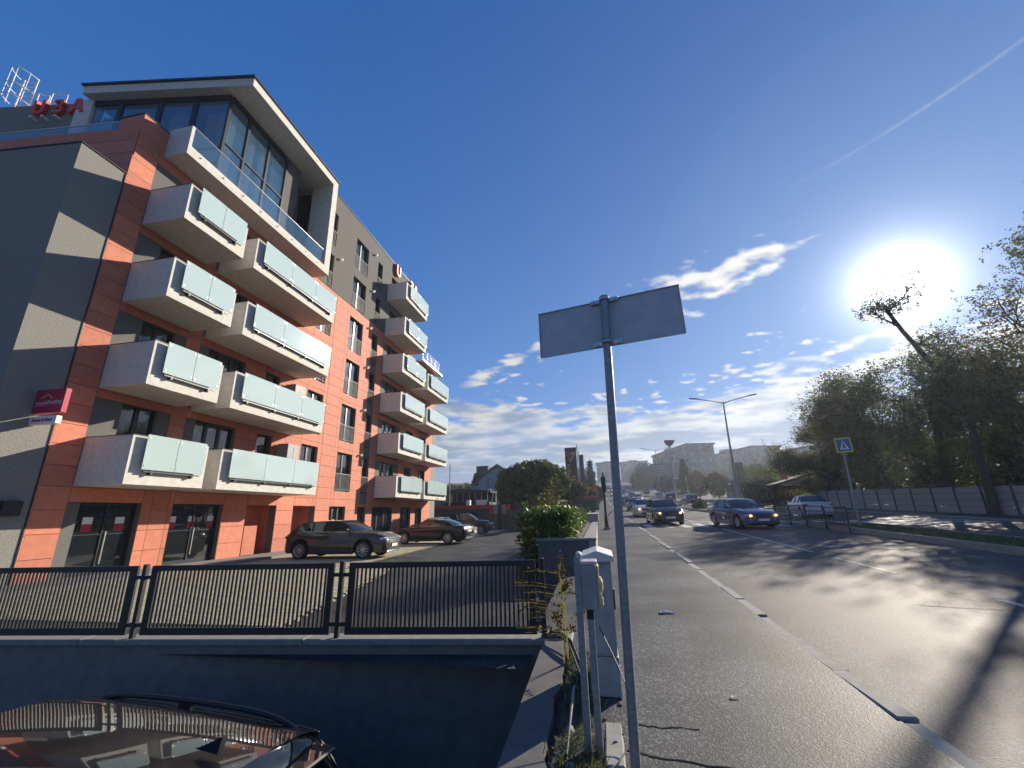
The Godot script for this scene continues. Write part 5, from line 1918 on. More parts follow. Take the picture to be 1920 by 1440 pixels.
# trunk through the given points, limbs from its upper part, leaves round the tips
func tree(label: String, at: Vector3, trunk: Array, radius: float, limbs: int, reach: float, depth: int, per_tip: int, spread: float, leaf: Material, seed_: int, group := "", big := false) -> Node3D:
	var g := RandomNumberGenerator.new(); g.seed = seed_
	var t := thing("tree", label, "tree", at, 0.0, group)
	var st := start()
	var rad := []
	for i in trunk.size(): rad.append(radius * lerp(1.0, 0.4, float(i) / (trunk.size() - 1)))
	tube(st, trunk, rad, 10)
	var tips := []
	for i in limbs:
		var f: float = lerp(0.32, 1.0, (i + 0.5) / limbs)
		var k: float = f * (trunk.size() - 1)
		var j: int = min(int(k), trunk.size() - 2)
		var p: Vector3 = trunk[j].lerp(trunk[j + 1], k - j)
		var a := g.randf() * TAU
		var d := Vector3(cos(a), g.randf_range(0.15, 0.75) + 0.5 * (f - 0.5), sin(a)).normalized()
		grow(st, p, d, reach * lerp(1.0, 0.62, f) * g.randf_range(0.75, 1.15) * 0.5, radius * 0.36, depth, g, tips, 0.1)
	part("trunk", st, M.bark, t)
	var xf := []; var cols := []
	for tp in tips:
		var k := g.randf_range(0.65, 1.25)
		for i in per_tip:
			var p: Vector3 = tp + Vector3(g.randfn(), g.randfn() * 0.75, g.randfn()) * spread
			xf.append(Transform3D(Basis(Vector3(g.randfn(), g.randfn(), g.randfn()).normalized(), g.randf() * TAU).scaled(Vector3.ONE * g.randf_range(0.7, 1.3)), p))
			var c := tint(g, 0.8, 1.2)
			cols.append(Color(c.r * k, c.g * k, c.b * k))
	scatter("crown", leaf_big if big else leaf_small, xf, cols, leaf, t)
	return t

func bush(called: String, label: String, cat: String, at: Vector3, s: Vector3, count: int, leaf: Material, seed_: int, group := "", trunk := 0.0) -> Node3D:
	var g := RandomNumberGenerator.new(); g.seed = seed_
	var t := thing(called, label, cat, at, 0.0, group)
	var n := FastNoiseLite.new(); n.seed = seed_; n.frequency = 0.9
	var xf := []; var cols := []
	for i in count:
		var d := Vector3(g.randfn(), g.randfn(), g.randfn()).normalized()
		var f := (1.0 + 0.28 * n.get_noise_3dv(d * 1.6)) * (1.0 - 0.35 * pow(g.randf(), 2.0))
		var p := Vector3(d.x * s.x, d.y * s.y, d.z * s.z) * f + Vector3(0, trunk + s.y, 0)
		if p.y < 0.05: p.y = g.randf() * 0.3
		xf.append(Transform3D(Basis(Vector3(g.randfn(), g.randfn(), g.randfn()).normalized(), g.randf() * TAU).scaled(Vector3.ONE * g.randf_range(0.7, 1.3)), p))
		var k := 0.85 + 0.5 * n.get_noise_3dv(d * 3.0)
		var c := tint(g, 0.75, 1.2)
		cols.append(Color(c.r * k, c.g * k, c.b * k))
	scatter("crown", leaf_big, xf, cols, leaf, t)
	var st := start()
	if trunk > 0.0:
		tube(st, [Vector3(0, -0.2, 0), Vector3(0.05, trunk * 0.6, 0), Vector3(0, trunk + s.y * 0.5, 0)], [0.17, 0.13, 0.08], 8)
		for i in 9:
			var a := TAU * i / 9.0
			tube(st, [Vector3(0, trunk * 0.75, 0), Vector3(cos(a) * s.x * 0.35, trunk + s.y * 0.25, sin(a) * s.z * 0.35), Vector3(cos(a) * s.x * 0.75, trunk + s.y * 0.8, sin(a) * s.z * 0.75)], [0.07, 0.05, 0.02], 6)
	else:
		for i in 7:
			var a := TAU * i / 7.0
			tube(st, [Vector3(0, -0.1, 0), Vector3(cos(a) * s.x * 0.6, s.y * 1.2, sin(a) * s.z * 0.6)], [0.06, 0.02], 5)
	part("trunk", st, M.bark, t)
	return t

func conifer(label: String, at: Vector3, h: float, w: float, leaf: Material, seed_: int, open := 1.0, group := "") -> Node3D:
	var g := RandomNumberGenerator.new(); g.seed = seed_
	var t := thing("conifer", label, "tree", at, 0.0, group)
	var st := start()
	tube(st, [Vector3(0, -0.5, 0), Vector3(0.05, h * 0.5, 0), Vector3(0, h, 0)], [0.22, 0.13, 0.02], 8)
	var xf := []; var cols := []
	var y := h * 0.12
	while y < h * 0.97:
		var f := y / h
		var r := w * (1.0 - f) * 1.0 + 0.15
		var n := 6
		var a0 := g.randf() * TAU
		for i in n:
			if g.randf() > open: continue
			var a := a0 + TAU * i / n + g.randf_range(-0.3, 0.3)
			var rr := r * g.randf_range(0.6, 1.15)
			var e := Vector3(cos(a) * rr, y - rr * 0.22 + 0.12 * rr * rr / max(w, 0.1), sin(a) * rr)
			tube(st, [Vector3(0, y, 0), Vector3(e.x * 0.5, y - rr * 0.05, e.z * 0.5), e], [0.04, 0.03, 0.01], 4, false)
			for j in int(10 + rr * 16):
				var q := g.randf()
				var p := Vector3(0, y, 0).lerp(e, 0.15 + 0.85 * q) + Vector3(g.randfn() * 0.16, g.randfn() * 0.1 - 0.06, g.randfn() * 0.16)
				xf.append(Transform3D(Basis(Vector3(g.randfn(), g.randfn(), g.randfn()).normalized(), g.randf() * TAU), p))
				cols.append(tint(g, 0.6, 1.2))
		y += h * 0.045
	part("trunk", st, M.bark, t)
	scatter("crown", needle, xf, cols, leaf, t)
	return t

func make_trees():
	leaf_small = cluster_mesh(6, 0.22, 0.15, 0.045, 41)
	leaf_big = cluster_mesh(7, 0.3, 0.24, 0.075, 42)
	needle = cluster_mesh(8, 0.2, 0.3, 0.03, 43)
	# the big street trees on the right
	var at := Vector3(21.9, rp(-30.0), -30.0)
	tree("large street tree with a bare leaning trunk reaching up against the sun", at, [Vector3(0, -0.3, 0), Vector3(0.15, 3.0, 0), Vector3(0.3, 5.5, 0), Vector3(-0.5, 8.6, 0), Vector3(-1.9, 11.4, 0.2), Vector3(-2.6, 13.2, 0.3)], 0.24, 6, 2.8, 3, 2, 0.4, M.leaf_olive, 101, "street trees along the far pavement")
	tree("leafy street tree behind the pedestrian crossing sign", Vector3(23.4, rp(-41.0), -41.0), [Vector3(0, -0.3, 0), Vector3(-0.1, 2.6, 0), Vector3(-0.3, 5.0, 0.2), Vector3(-0.5, 7.4, 0.4)], 0.36, 12, 5.8, 4, 5, 0.5, M.leaf_olive, 102, "street trees along the far pavement")
	tree("dense street tree right of the pedestrian crossing sign over the pale fence", Vector3(23.4, rp(-35.0), -35.0), [Vector3(0, -0.3, 0), Vector3(0.1, 2.6, 0), Vector3(0.3, 5.4, 0), Vector3(0.2, 8.4, 0)], 0.34, 12, 6.0, 4, 5, 0.5, M.leaf_green, 103, "street trees along the far pavement")
	tree("street tree spreading over the far pavement below the sun", Vector3(25.0, rp(-28.5), -28.5), [Vector3(0, -0.3, 0), Vector3(0.2, 2.6, 0), Vector3(0.1, 5.6, 0), Vector3(0.5, 9.2, 0)], 0.34, 12, 6.0, 4, 3, 0.5, M.leaf_olive, 104, "street trees along the far pavement")
	tree("tall thin-leaved street tree at the right picture edge", Vector3(24.6, rp(-21.5), -21.5), [Vector3(0, -0.3, 0), Vector3(0.2, 3.4, 0), Vector3(0.5, 7.0, 0), Vector3(0.6, 10.0, 0), Vector3(1.0, 13.0, 0)], 0.3, 12, 6.2, 4, 4, 0.55, M.leaf_green, 105, "street trees along the far pavement")
	tree("street tree far along the right pavement near the small shelter", Vector3(24.0, rp(-52.0), -52.0), [Vector3(0, -0.3, 0), Vector3(0.1, 2.6, 0), Vector3(0.0, 6.8, 0)], 0.3, 10, 5.4, 4, 8, 0.5, M.leaf_olive, 107, "street trees along the far pavement")
	for i in 6:
		bush("backdrop_tree", ["dense round tree behind the fence at the right picture edge", "second dense tree behind the fence from the right edge", "third dense tree behind the fence from the right edge", "dense tree behind the middle of the pale fence", "dense tree behind the fence next to the shelter", "dense tree behind the shelter roof"][i], "tree", Vector3([33.0, 31.0, 30.0, 29.5, 29.0, 28.5][i], rp(-24.0 - i * 6.0) - 0.3, -22.0 - i * 6.5), Vector3(3.6, 2.9 + 0.4 * (i % 3), 3.4), 1900, [M.leaf_green, M.leaf_olive, M.leaf_dark][i % 3], 190 + i, "dense trees behind the pale fence")
	# clipped trees beyond the car park
	bush("clipped_tree", "broad clipped tree with a flat rounded crown beyond the car park", "tree", Vector3(-5.9, 0.0, -41.5), Vector3(3.2, 1.75, 2.6), 5200, M.leaf_green, 111, "", 1.0)
	bush("clipped_tree", "smaller umbrella shaped tree left of the signpost", "tree", Vector3(-2.75, 0.05, -48.0), Vector3(1.6, 0.85, 1.5), 1500, M.leaf_olive, 112, "", 1.3)
	bush("garden_shrub", "yellowing shrub between the low red shop and the clipped tree", "shrub", Vector3(-9.4, 0.3, -48.0), Vector3(1.3, 1.4, 1.0), 700, M.leaf_yellow, 113)
	conifer("slim open conifer standing behind the brown banner", Vector3(-1.0, rp(-85.0) - 0.2, -85.0), 8.6, 1.9, M.leaf_dark, 121, 0.75)
	conifer("smaller conifer left of the slim one behind the banner", Vector3(-2.6, rp(-85.0) - 0.2, -86.0), 7.0, 1.5, M.leaf_dark, 122, 0.8)
	conifer("dark full fir beside the grey apartment block", Vector3(20.6, rp(-110.0) - 0.4, -110.0), 9.6, 3.0, M.leaf_dark, 123, 1.0)
	bush("dark_bush", "dark shrub mass at the foot of the slim conifer", "shrub", Vector3(-1.4, 1.2, -80.0), Vector3(2.6, 1.7, 1.5), 900, M.leaf_dark, 124)
	# wooded strip on the left
	for i in 5:
		bush("wood_tree", ["autumn tree behind the low shop, nearest the building edge", "olive tree second from the building edge behind the low shop", "yellowing tree in the middle of the row behind the low shop", "green tree in front of the gabled house", "dark tree at the foot of the gabled house wall"][i], "tree", Vector3(-38.0 + i * 3.6, 1.5, -96.0 + i * 2.0), Vector3(2.6, 2.4, 2.2), 900, [M.leaf_olive, M.leaf_olive, M.leaf_yellow, M.leaf_green, M.leaf_dark][i], 130 + i, "trees behind the low shop")
	# greenery along the far side of the road
	var spec := [
		[19.6, -92.0, 2.0, 2.3, "leaf_autumn", "rusty autumn tree right of the dark fir"], [22.6, -90.0, 2.0, 2.2, "leaf_olive", "olive round tree right of the rusty one"],
		[28.5, -84.0, 2.4, 2.4, "leaf_green", "green tree behind the brown building"], [32.5, -88.0, 2.2, 1.7, "leaf_autumn", "orange brown tree below the pale apartment block"],
		[27.0, -62.0, 1.3, 1.4, "leaf_yellow", "small golden tree behind the taxi"], [30.5, -64.0, 1.4, 1.4, "leaf_autumn", "small copper tree right of the golden one"],
		[17.6, -118.0, 3.0, 2.0, "leaf_dark", "dark tree left of the fir along the road"], [14.5, -150.0, 3.6, 2.6, "leaf_dark", "dark tree on the right side far up the hill"],
		[8.0 + 12.0, -190.0, 5.0, 4.5, "leaf_dark", "dark tree mass below the far office block"], [-4.0, -120.0, 3.0, 2.4, "leaf_dark", "dark trees behind the orange billboard"],
		[-6.0, -200.0, 5.0, 4.0, "leaf_dark", "dark tree far up the left side of the road"], [36.0, -110.0, 3.5, 3.0, "leaf_green", "green tree below the rightmost apartment block"],
		[41.0, -95.0, 3.5, 3.0, "leaf_olive", "olive tree below the rightmost apartment block"]]
	for i in spec.size():
		var s: Array = spec[i]
		bush("roadside_tree", s[5], "tree", Vector3(s[0], rp(s[1]) - 0.2, s[1]), Vector3(s[2], s[3], s[2]), int(420 * s[2]), M[s[4]], 150 + i, "trees along the road uphill", 0.8)
	bush("median_shrub", "small dark shrub at the near tip of the far median", "shrub", Vector3(10.9, rp(-52.0) + 0.05, -52.0), Vector3(0.5, 0.4, 0.7), 160, M.leaf_dark, 170)
	# short grass on the medians
	var g := RandomNumberGenerator.new(); g.seed = 77
	var xf := []; var cols := []
	for i in 26000:
		var z := -g.randf_range(7.0, 24.2) if i < 15000 else -31.6 - pow(g.randf(), 1.6) * 55.0
		var k := 1.0 if i < 15000 else 1.5
		xf.append(Transform3D((Basis(Vector3.UP, g.randf() * TAU) * Basis(Vector3.RIGHT, g.randf_range(0.7, 1.6))).scaled(Vector3.ONE * k * g.randf_range(0.5, 1.2)), Vector3(g.randf_range(10.4, 12.25), rp(z) + 0.09, z)))
		cols.append(tint(g, 0.7, 1.7))
	scatter("median_grass", leaf_mesh(0.09, 0.006), xf, cols, M.grass, self)

# ---------- buildings and things beyond ----------
# a slab block: corner at the origin, right face along +x (length rx), left face along -z (length lz)
func block(called: String, label: String, at: Vector3, turn: float, rx: float, lz: float, h: float, m: Material, floors: int, right_w: int, left_w: int, skip := 0):
	var t := thing(called, label, "building", at, turn)
	var fh := h / floors
	var wr := []; var wl := []
	for f in floors:
		for i in right_w:
			var c := (i + 0.5) * rx / right_w
			wr.append([c - 0.6, c + 0.6, f * fh + fh * 0.35, f * fh + fh * 0.8])
		for i in left_w:
			var c := (i + 0.5) * lz / left_w
			wl.append([c - 0.75, c + 0.75, f * fh + fh * 0.32, f * fh + fh * 0.82])
	var st := start()
	for r in leftover(0.0, rx, -12.0, h, wr): box(st, Vector3(r[0], r[2], -0.4), Vector3(r[1], r[3], 0.0))
	for r in leftover(0.4, lz, -12.0, h, wl): box(st, Vector3(0.0, r[2], -r[1]), Vector3(0.4, r[3], -r[0]))
	box(st, Vector3(0.8, -12.0, -lz), Vector3(rx, h - 0.1, -0.8))
	part("wall", st, m, t)
	st = start()
	box(st, Vector3(-0.6, h, -lz - 0.4), Vector3(rx + 0.6, h + 0.7, 0.5))
	var roof := part("roof", st, M.roof_slate, t)
	st = start()
	box(st, Vector3(rx * 0.3, h + 0.7, -lz * 0.8), Vector3(rx * 0.7, h + 2.8, -lz * 0.65))
	part("roof_house", st, m, roof)
	var pr := BoxMesh.new(); pr.size = Vector3(1.2, fh * 0.45, 0.05)
	var pl := BoxMesh.new(); pl.size = Vector3(0.05, fh * 0.5, 1.5)
	for w in wr: put("window", pr, M.car_glass, t).position = Vector3((w[0] + w[1]) / 2, (w[2] + w[3]) / 2, -0.3)
	for w in wl: put("window", pl, M.car_glass, t).position = Vector3(0.3, (w[2] + w[3]) / 2, -(w[0] + w[1]) / 2)
	return t

func make_far():
	block("apartment_block", "grey weathered apartment block with few small windows uphill", Vector3(40.3, 10.0, -200.0), 0.234, 11.8, 43.0, 17.0, M.block_grey, 6, 3, 9)
	block("apartment_block", "pale apartment block with a teal gable right of the grey one", Vector3(66.2, 9.0, -200.0), 0.30, 13.0, 38.0, 15.6, M.block_pale, 5, 3, 9)
	block("apartment_block", "rightmost pale apartment block partly behind the street trees", Vector3(87.9, 9.0, -200.0), 0.2, 26.0, 34.0, 14.6, M.block_blue, 5, 6, 8)
	block("office_block", "distant grey block on the hill left of the signpost", Vector3(1.0, 17.0, -320.0), 0.0, 16.0, 20.0, 15.8, M.block_grey, 5, 5, 4)
	block("office_block", "distant pale block on the hill right of the signpost", Vector3(18.6, 17.0, -320.0), 0.0, 17.6, 20.0, 15.7, M.block_pale, 5, 5, 4)
	var t := thing("glass_building", "dark showroom with a blue glass front below the grey block", "building", Vector3(16.5, 7.0, -170.0))
	var st := start()
	box(st, Vector3(0, -6, -12), Vector3(4.2, 8.5, 0))
	part("wall", st, M.roof_slate, t)
	st = start(); box(st, Vector3(0.6, 1.0, 0.001), Vector3(3.6, 6.2, 0.1)); part("glass_front", st, M.glass_block, t)
	t = thing("dark_building", "dark building with pale stripes in front of the grey block", "building", Vector3(20.6, 7.0, -169.0))
	st = start()
	box(st, Vector3(0, -6, -14), Vector3(10.4, 9.4, 0))
	part("wall", st, M.roof_slate, t)
	for i in 4:
		st = start(); box(st, Vector3(0.4, 5.2 + i * 1.0, 0.001), Vector3(5.4 - 0.5 * (i % 2), 5.5 + i * 1.0, 0.12)); part("facade_stripe", st, M.stone_cap, t)
	st = start(); box(st, Vector3(1.0, 0.5, 0.001), Vector3(4.6, 4.4, 0.1)); part("glass_front", st, M.block_grey, t)
	st = start(); box(st, Vector3(5.2, 3.4, 0.001), Vector3(10.4, 4.0, 0.3)); part("fascia", st, M.pink, t)
	# sign on a tall mast
	t = thing("mast_sign", "dark cup shaped sign on a tall pale mast beside the grey block", "sign", Vector3(15.6, rp(-95.0), -95.0))
	st = start()
	tube(st, [Vector3(0, 0, 0), Vector3(0.1, 11.0, 0)], [0.2, 0.12], 8)
	part("mast", st, M.galvanised, t)
	st = start()
	var pts := PackedVector2Array()
	for p in [[-0.95, 12.05], [-1.0, 11.9], [-0.9, 11.4], [-0.6, 11.0], [-0.1, 10.75], [0.5, 11.0], [0.9, 11.5], [1.05, 11.9], [1.0, 12.05]]: pts.append(Vector2(p[0] + 0.1, p[1]))
	extrude(st, pts, -0.2, 0.2)
	part("sign_body", st, M.brown_wall, t)
	st = start()
	box(st, Vector3(-0.55, 11.45, 0.201), Vector3(0.7, 11.85, 0.23))
	part("sign_band", st, M.sign_red, t)
	# gabled house
	t = thing("gabled_house", "blue grey gabled house with dark roof behind the low red shop", "house", Vector3(-19.5, 2.0, -80.0))
	st = start()
	extrude(st, PackedVector2Array([Vector2(-2.2, -2), Vector2(4.2, -2), Vector2(4.2, 4.4), Vector2(1.4, 6.3), Vector2(-1.2, 4.7), Vector2(-2.2, 4.0)]), -9.0, 0.0)
	part("wall", st, M.house_wall, t)
	st = start()
	extrude(st, PackedVector2Array([Vector2(-3.6, 3.6), Vector2(1.3, 6.5), Vector2(4.6, 4.3), Vector2(4.8, 4.55), Vector2(1.3, 7.0), Vector2(-3.8, 3.9)]), -9.5, -0.3)
	extrude(st, PackedVector2Array([Vector2(-4.0, 3.2), Vector2(-1.0, 4.9), Vector2(-1.4, 5.6), Vector2(-3.4, 5.5)]), -8.0, -1.2)
	var rf := part("roof", st, M.roof_slate, t)
	st = start(); box(st, Vector3(-3.2, 4.5, -6.0), Vector3(-0.9, 6.9, -2.0)); part("dormer", st, M.roof_slate, rf)
	st = start(); box(st, Vector3(4.3, 4.4, -3.0), Vector3(4.7, 6.9, -2.6)); part("chimney", st, M.brown_wall, rf)
	st = start(); box(st, Vector3(-4.4, -2, -8.0), Vector3(-2.2, 3.2, -1.5)); part("side_wing", st, M.house_wall, t)
	st = start(); rod(st, Vector3(-0.35, -2, 0.06), Vector3(-0.35, 4.4, 0.06), 0.06, 6); part("downpipe", st, M.frame_dark, t)
	# low red shop at the end of the car park
	t = thing("low_shop", "low dark shop with red fascia and striped end piers past the parked cars", "shop", Vector3(-17.6, LOT, -46.0))
	st = start()
	box(st, Vector3(-6.0, 0, -5.0), Vector3(6.3, 2.15, -0.02))
	part("wall", st, M.shop_grey, t)
	st = start(); box(st, Vector3(-6.0, 2.151, -5.0), Vector3(6.3, 2.5, 0.1)); part("fascia", st, M.shop_red, t)
	for i in 4:
		st = start(); box(st, Vector3(6.301 + i * 0.45, 0.0, -4.0), Vector3(6.745 + i * 0.45, 2.5, 0.12)); part("pier", st, [M.shop_red, M.fence_pale, M.shop_grey, M.fence_pale][i], t)
	st = start(); box(st, Vector3(8.11, 1.2, -4.0), Vector3(8.5, 2.5, 0.1)); part("end_pier", st, M.shop_red, t)
	st = start(); box(st, Vector3(4.2, 1.2, 0.0), Vector3(4.9, 1.8, 0.05)); part("dark_hatch", st, M.black, t)
	t = thing("dark_gate", "dark slatted gate between the low shop and the grey end wall", "gate", Vector3(-10.2, LOT, -45.6))
	st = start()
	for i in 12: box(st, Vector3(-0.9 + i * 0.14, 0.1, -0.02), Vector3(-0.82 + i * 0.14, 1.5, 0.02))
	box(st, Vector3(-1.0, 0.05, -0.03), Vector3(0.8, 0.12, 0.03)); box(st, Vector3(-1.0, 1.5, -0.03), Vector3(0.8, 1.57, 0.03))
	part("leaf", st, M.fence_metal, t)
	t = thing("terrace_pergola", "dark roofed terrace with slim pale posts above the low shop", "pergola", Vector3(-16.5, 0.9, -55.0))
	st = start(); extrude(st, PackedVector2Array([Vector2(-3.2, 1.7), Vector2(3.2, 1.7), Vector2(3.2, 1.9), Vector2(-0.6, 2.25), Vector2(-3.2, 2.0)]), -4.0, 0.3); part("roof", st, M.roof_slate, t)
	st = start(); box(st, Vector3(-3.0, -1.0, -4.0), Vector3(3.0, 1.7, -3.5)); box(st, Vector3(-3.0, -1.0, -3.5), Vector3(3.0, 0.55, 0.0)); part("back_wall", st, M.black, t)
	for i in 8:
		st = start(); box(st, Vector3(-2.9 + i * 0.8, 0.551, 0.01), Vector3(-2.82 + i * 0.8, 1.7, 0.08)); part("post", st, M.galvanised, t)
	st = start()
	tube(st, [Vector3(0, 0, 0), Vector3(0.25, 1.3, 0), Vector3(0.2, 1.5, 0), Vector3(-0.1, 1.6, 0), Vector3(-0.4, 1.5, 0)], [0.05, 0.05, 0.07, 0.12, 0.05], 8)
	var o := part("curved_lamp", st, M.sign_white)
	o.position = Vector3(-11.2, 0.9, -46.5)
	tag(o, "curved white lamp on top of the low shop's end", "lamp")
	st = start(); rod(st, Vector3.ZERO, Vector3(0, 4.6, 0), 0.05, 6)
	o = part("thin_pole", st, M.galvanised); o.position = Vector3(-15.9, 0.9, -46.5)
	tag(o, "thin pale pole standing over the low shop", "pole")
	st = start()
	for k in [[-14.0, 0.4], [-12.9, 1.1]]: box(st, Vector3(k[0], 0.92, -47.0), Vector3(k[0] + k[1], 1.45, -46.5))
	tag(part("roof_boxes", st, M.sign_white), "sunlit white boxes lying on the low shop roof", "box")
	# brown banner
	t = thing("advert_banner", "tall brown advertising banner with a red and gold emblem above the clipped trees", "banner", Vector3(-3.2, rp(-60.0), -60.0))
	st = start()
	box(st, Vector3(-0.78, 1.5, -0.06), Vector3(0.78, 8.25, 0.06)); part("sheet", st, M.banner_brown, t)
	st = start(); rod(st, Vector3(0.9, 0, 0), Vector3(0.9, 8.7, 0), 0.07, 6); rod(st, Vector3(-0.8, 8.28, 0), Vector3(0.92, 8.28, 0), 0.05, 6); part("pole", st, M.galvanised, t)
	st = start()
	for k in [[-0.35, 7.5], [0.3, 7.4]]: lump(st, Vector3(k[0], k[1], 0.06), Vector3(0.36, 0.42, 0.03), 8)
	part("emblem", st, M.sign_red, t)
	st = start()
	extrude(st, PackedVector2Array([Vector2(-0.1, 7.3), Vector2(0.25, 7.85), Vector2(0.62, 7.5), Vector2(0.0, 6.3), Vector2(-0.35, 6.9), Vector2(-0.02, 6.75), Vector2(0.3, 7.3)]), 0.061, 0.1)
	part("emblem_stroke", st, M.banner_gold, t)
	st = start()
	for i in 11: box(st, Vector3(-0.55, 2.2 + i * 0.36, 0.0605), Vector3(-0.25 + 0.08 * (i % 3), 2.4 + i * 0.36, 0.085))
	for i in 8: box(st, Vector3(0.05 + 0.06 * (i % 2), 1.7 + i * 0.36, 0.0605), Vector3(0.5, 1.9 + i * 0.36, 0.085))
	part("lettering", st, M.banner_gold, t)
	t = thing("second_banner", "narrow grey banner pole standing right behind the brown banner", "banner", Vector3(-1.9, rp(-64.0), -64.0))
	st = start(); box(st, Vector3(-0.3, 1.0, -0.03), Vector3(0.3, 7.6, 0.03)); part("sheet", st, M.shop_grey, t)
	st = start(); rod(st, Vector3(-0.35, 0, 0), Vector3(-0.35, 8.2, 0), 0.06, 6); part("pole", st, M.galvanised, t)
	# orange billboard
	t = thing("billboard", "orange billboard with a dark car picture beside the pavement", "billboard", Vector3(-1.35, rp(-60.0), -59.0))
	st = start(); box(st, Vector3(-1.5, 1.5, -0.1), Vector3(1.45, 2.95, 0.0)); part("panel", st, M.board_orange, t)
	st = start()
	extrude(st, PackedVector2Array([Vector2(-0.2, 1.75), Vector2(1.2, 1.75), Vector2(1.25, 2.1), Vector2(0.9, 2.2), Vector2(0.65, 2.5), Vector2(0.1, 2.5), Vector2(-0.15, 2.2)]), 0.001, 0.01)
	part("car_picture", st, M.black, t)
	st = start(); box(st, Vector3(-1.5, -0.5, -0.3), Vector3(1.45, 1.45, -0.12)); part("base_wall", st, M.shop_grey, t)
	# dark fence behind the hedge
	st = start(); box(st, Vector3(-9.0, 0.1, -47.3), Vector3(-0.2, 1.05, -47.1))
	tag(part("garden_fence", st, M.frame_dark), "dark solid garden fence behind the laurel hedge", "fence")
	make_right_side()

func lamp_post(label: String, at: Vector3):
	var t := thing("street_lamp", label, "street lamp", at, 0.0, "double armed lamps on the median")
	var st := start()
	tube(st, [Vector3(0, 0, 0), Vector3(0.02, 1.2, 0), Vector3(0.05, 4.0, 0), Vector3(0.12, 9.9, 0)], [0.14, 0.12, 0.1, 0.06], 10)
	part("pole", st, M.galvanised, t)
	st = start(); tube(st, [Vector3(0, 0, 0), Vector3(0, 0.5, 0)], [0.17, 0.16], 10); part("base", st, M.galvanised, t)
	for sg in [-1.0, 1.0]:
		st = start()
		tube(st, [Vector3(0.12, 9.75, 0), Vector3(0.12 + sg * 0.8, 9.98, 0), Vector3(0.12 + sg * 2.2, 10.3, 0)], [0.05, 0.04, 0.035], 8)
		part("arm", st, M.galvanised, t)
		st = start()
		bevel(st, Vector3(-0.42, -0.05, -0.12), Vector3(0.42, 0.05, 0.12), 0.04, Transform3D(Basis(Vector3.BACK, sg * 0.12), Vector3(0.12 + sg * 2.55, 10.36, 0)))
		part("lamp_head", st, M.galvanised, t)

func flag(label: String, at: Vector3, m: Material, h: float, w: float):
	var t := thing("flag", label, "flag", at, 0.0, "feather flags along the far road side")
	var st := start()
	rod(st, Vector3.ZERO, Vector3(-0.05, h, 0), 0.05, 6)
	part("pole", st, M.galvanised, t)
	st = start()
	st.set_smooth_group(1)
	var g := []
	for i in 9:
		var f := i / 8.0
		var row := []
		for j in 5:
			var q := j / 4.0
			row.append(Vector3(-0.05 + (0.25 + w * pow(1.0 - f, 0.8)) * q, h - 4.2 + 4.15 * f - 0.1 * q * (1 - f), 0.08 * sin(q * 6.0 + f * 3.0)))
		g.append(row)
	for i in 8:
		for j in 4:
			quad(st, g[i][j], g[i][j + 1], g[i + 1][j + 1], g[i + 1][j])
			quad(st, g[i][j] - Vector3(0, 0, 0.02), g[i + 1][j] - Vector3(0, 0, 0.02), g[i + 1][j + 1] - Vector3(0, 0, 0.02), g[i][j + 1] - Vector3(0, 0, 0.02))
	part("cloth", st, m, t)

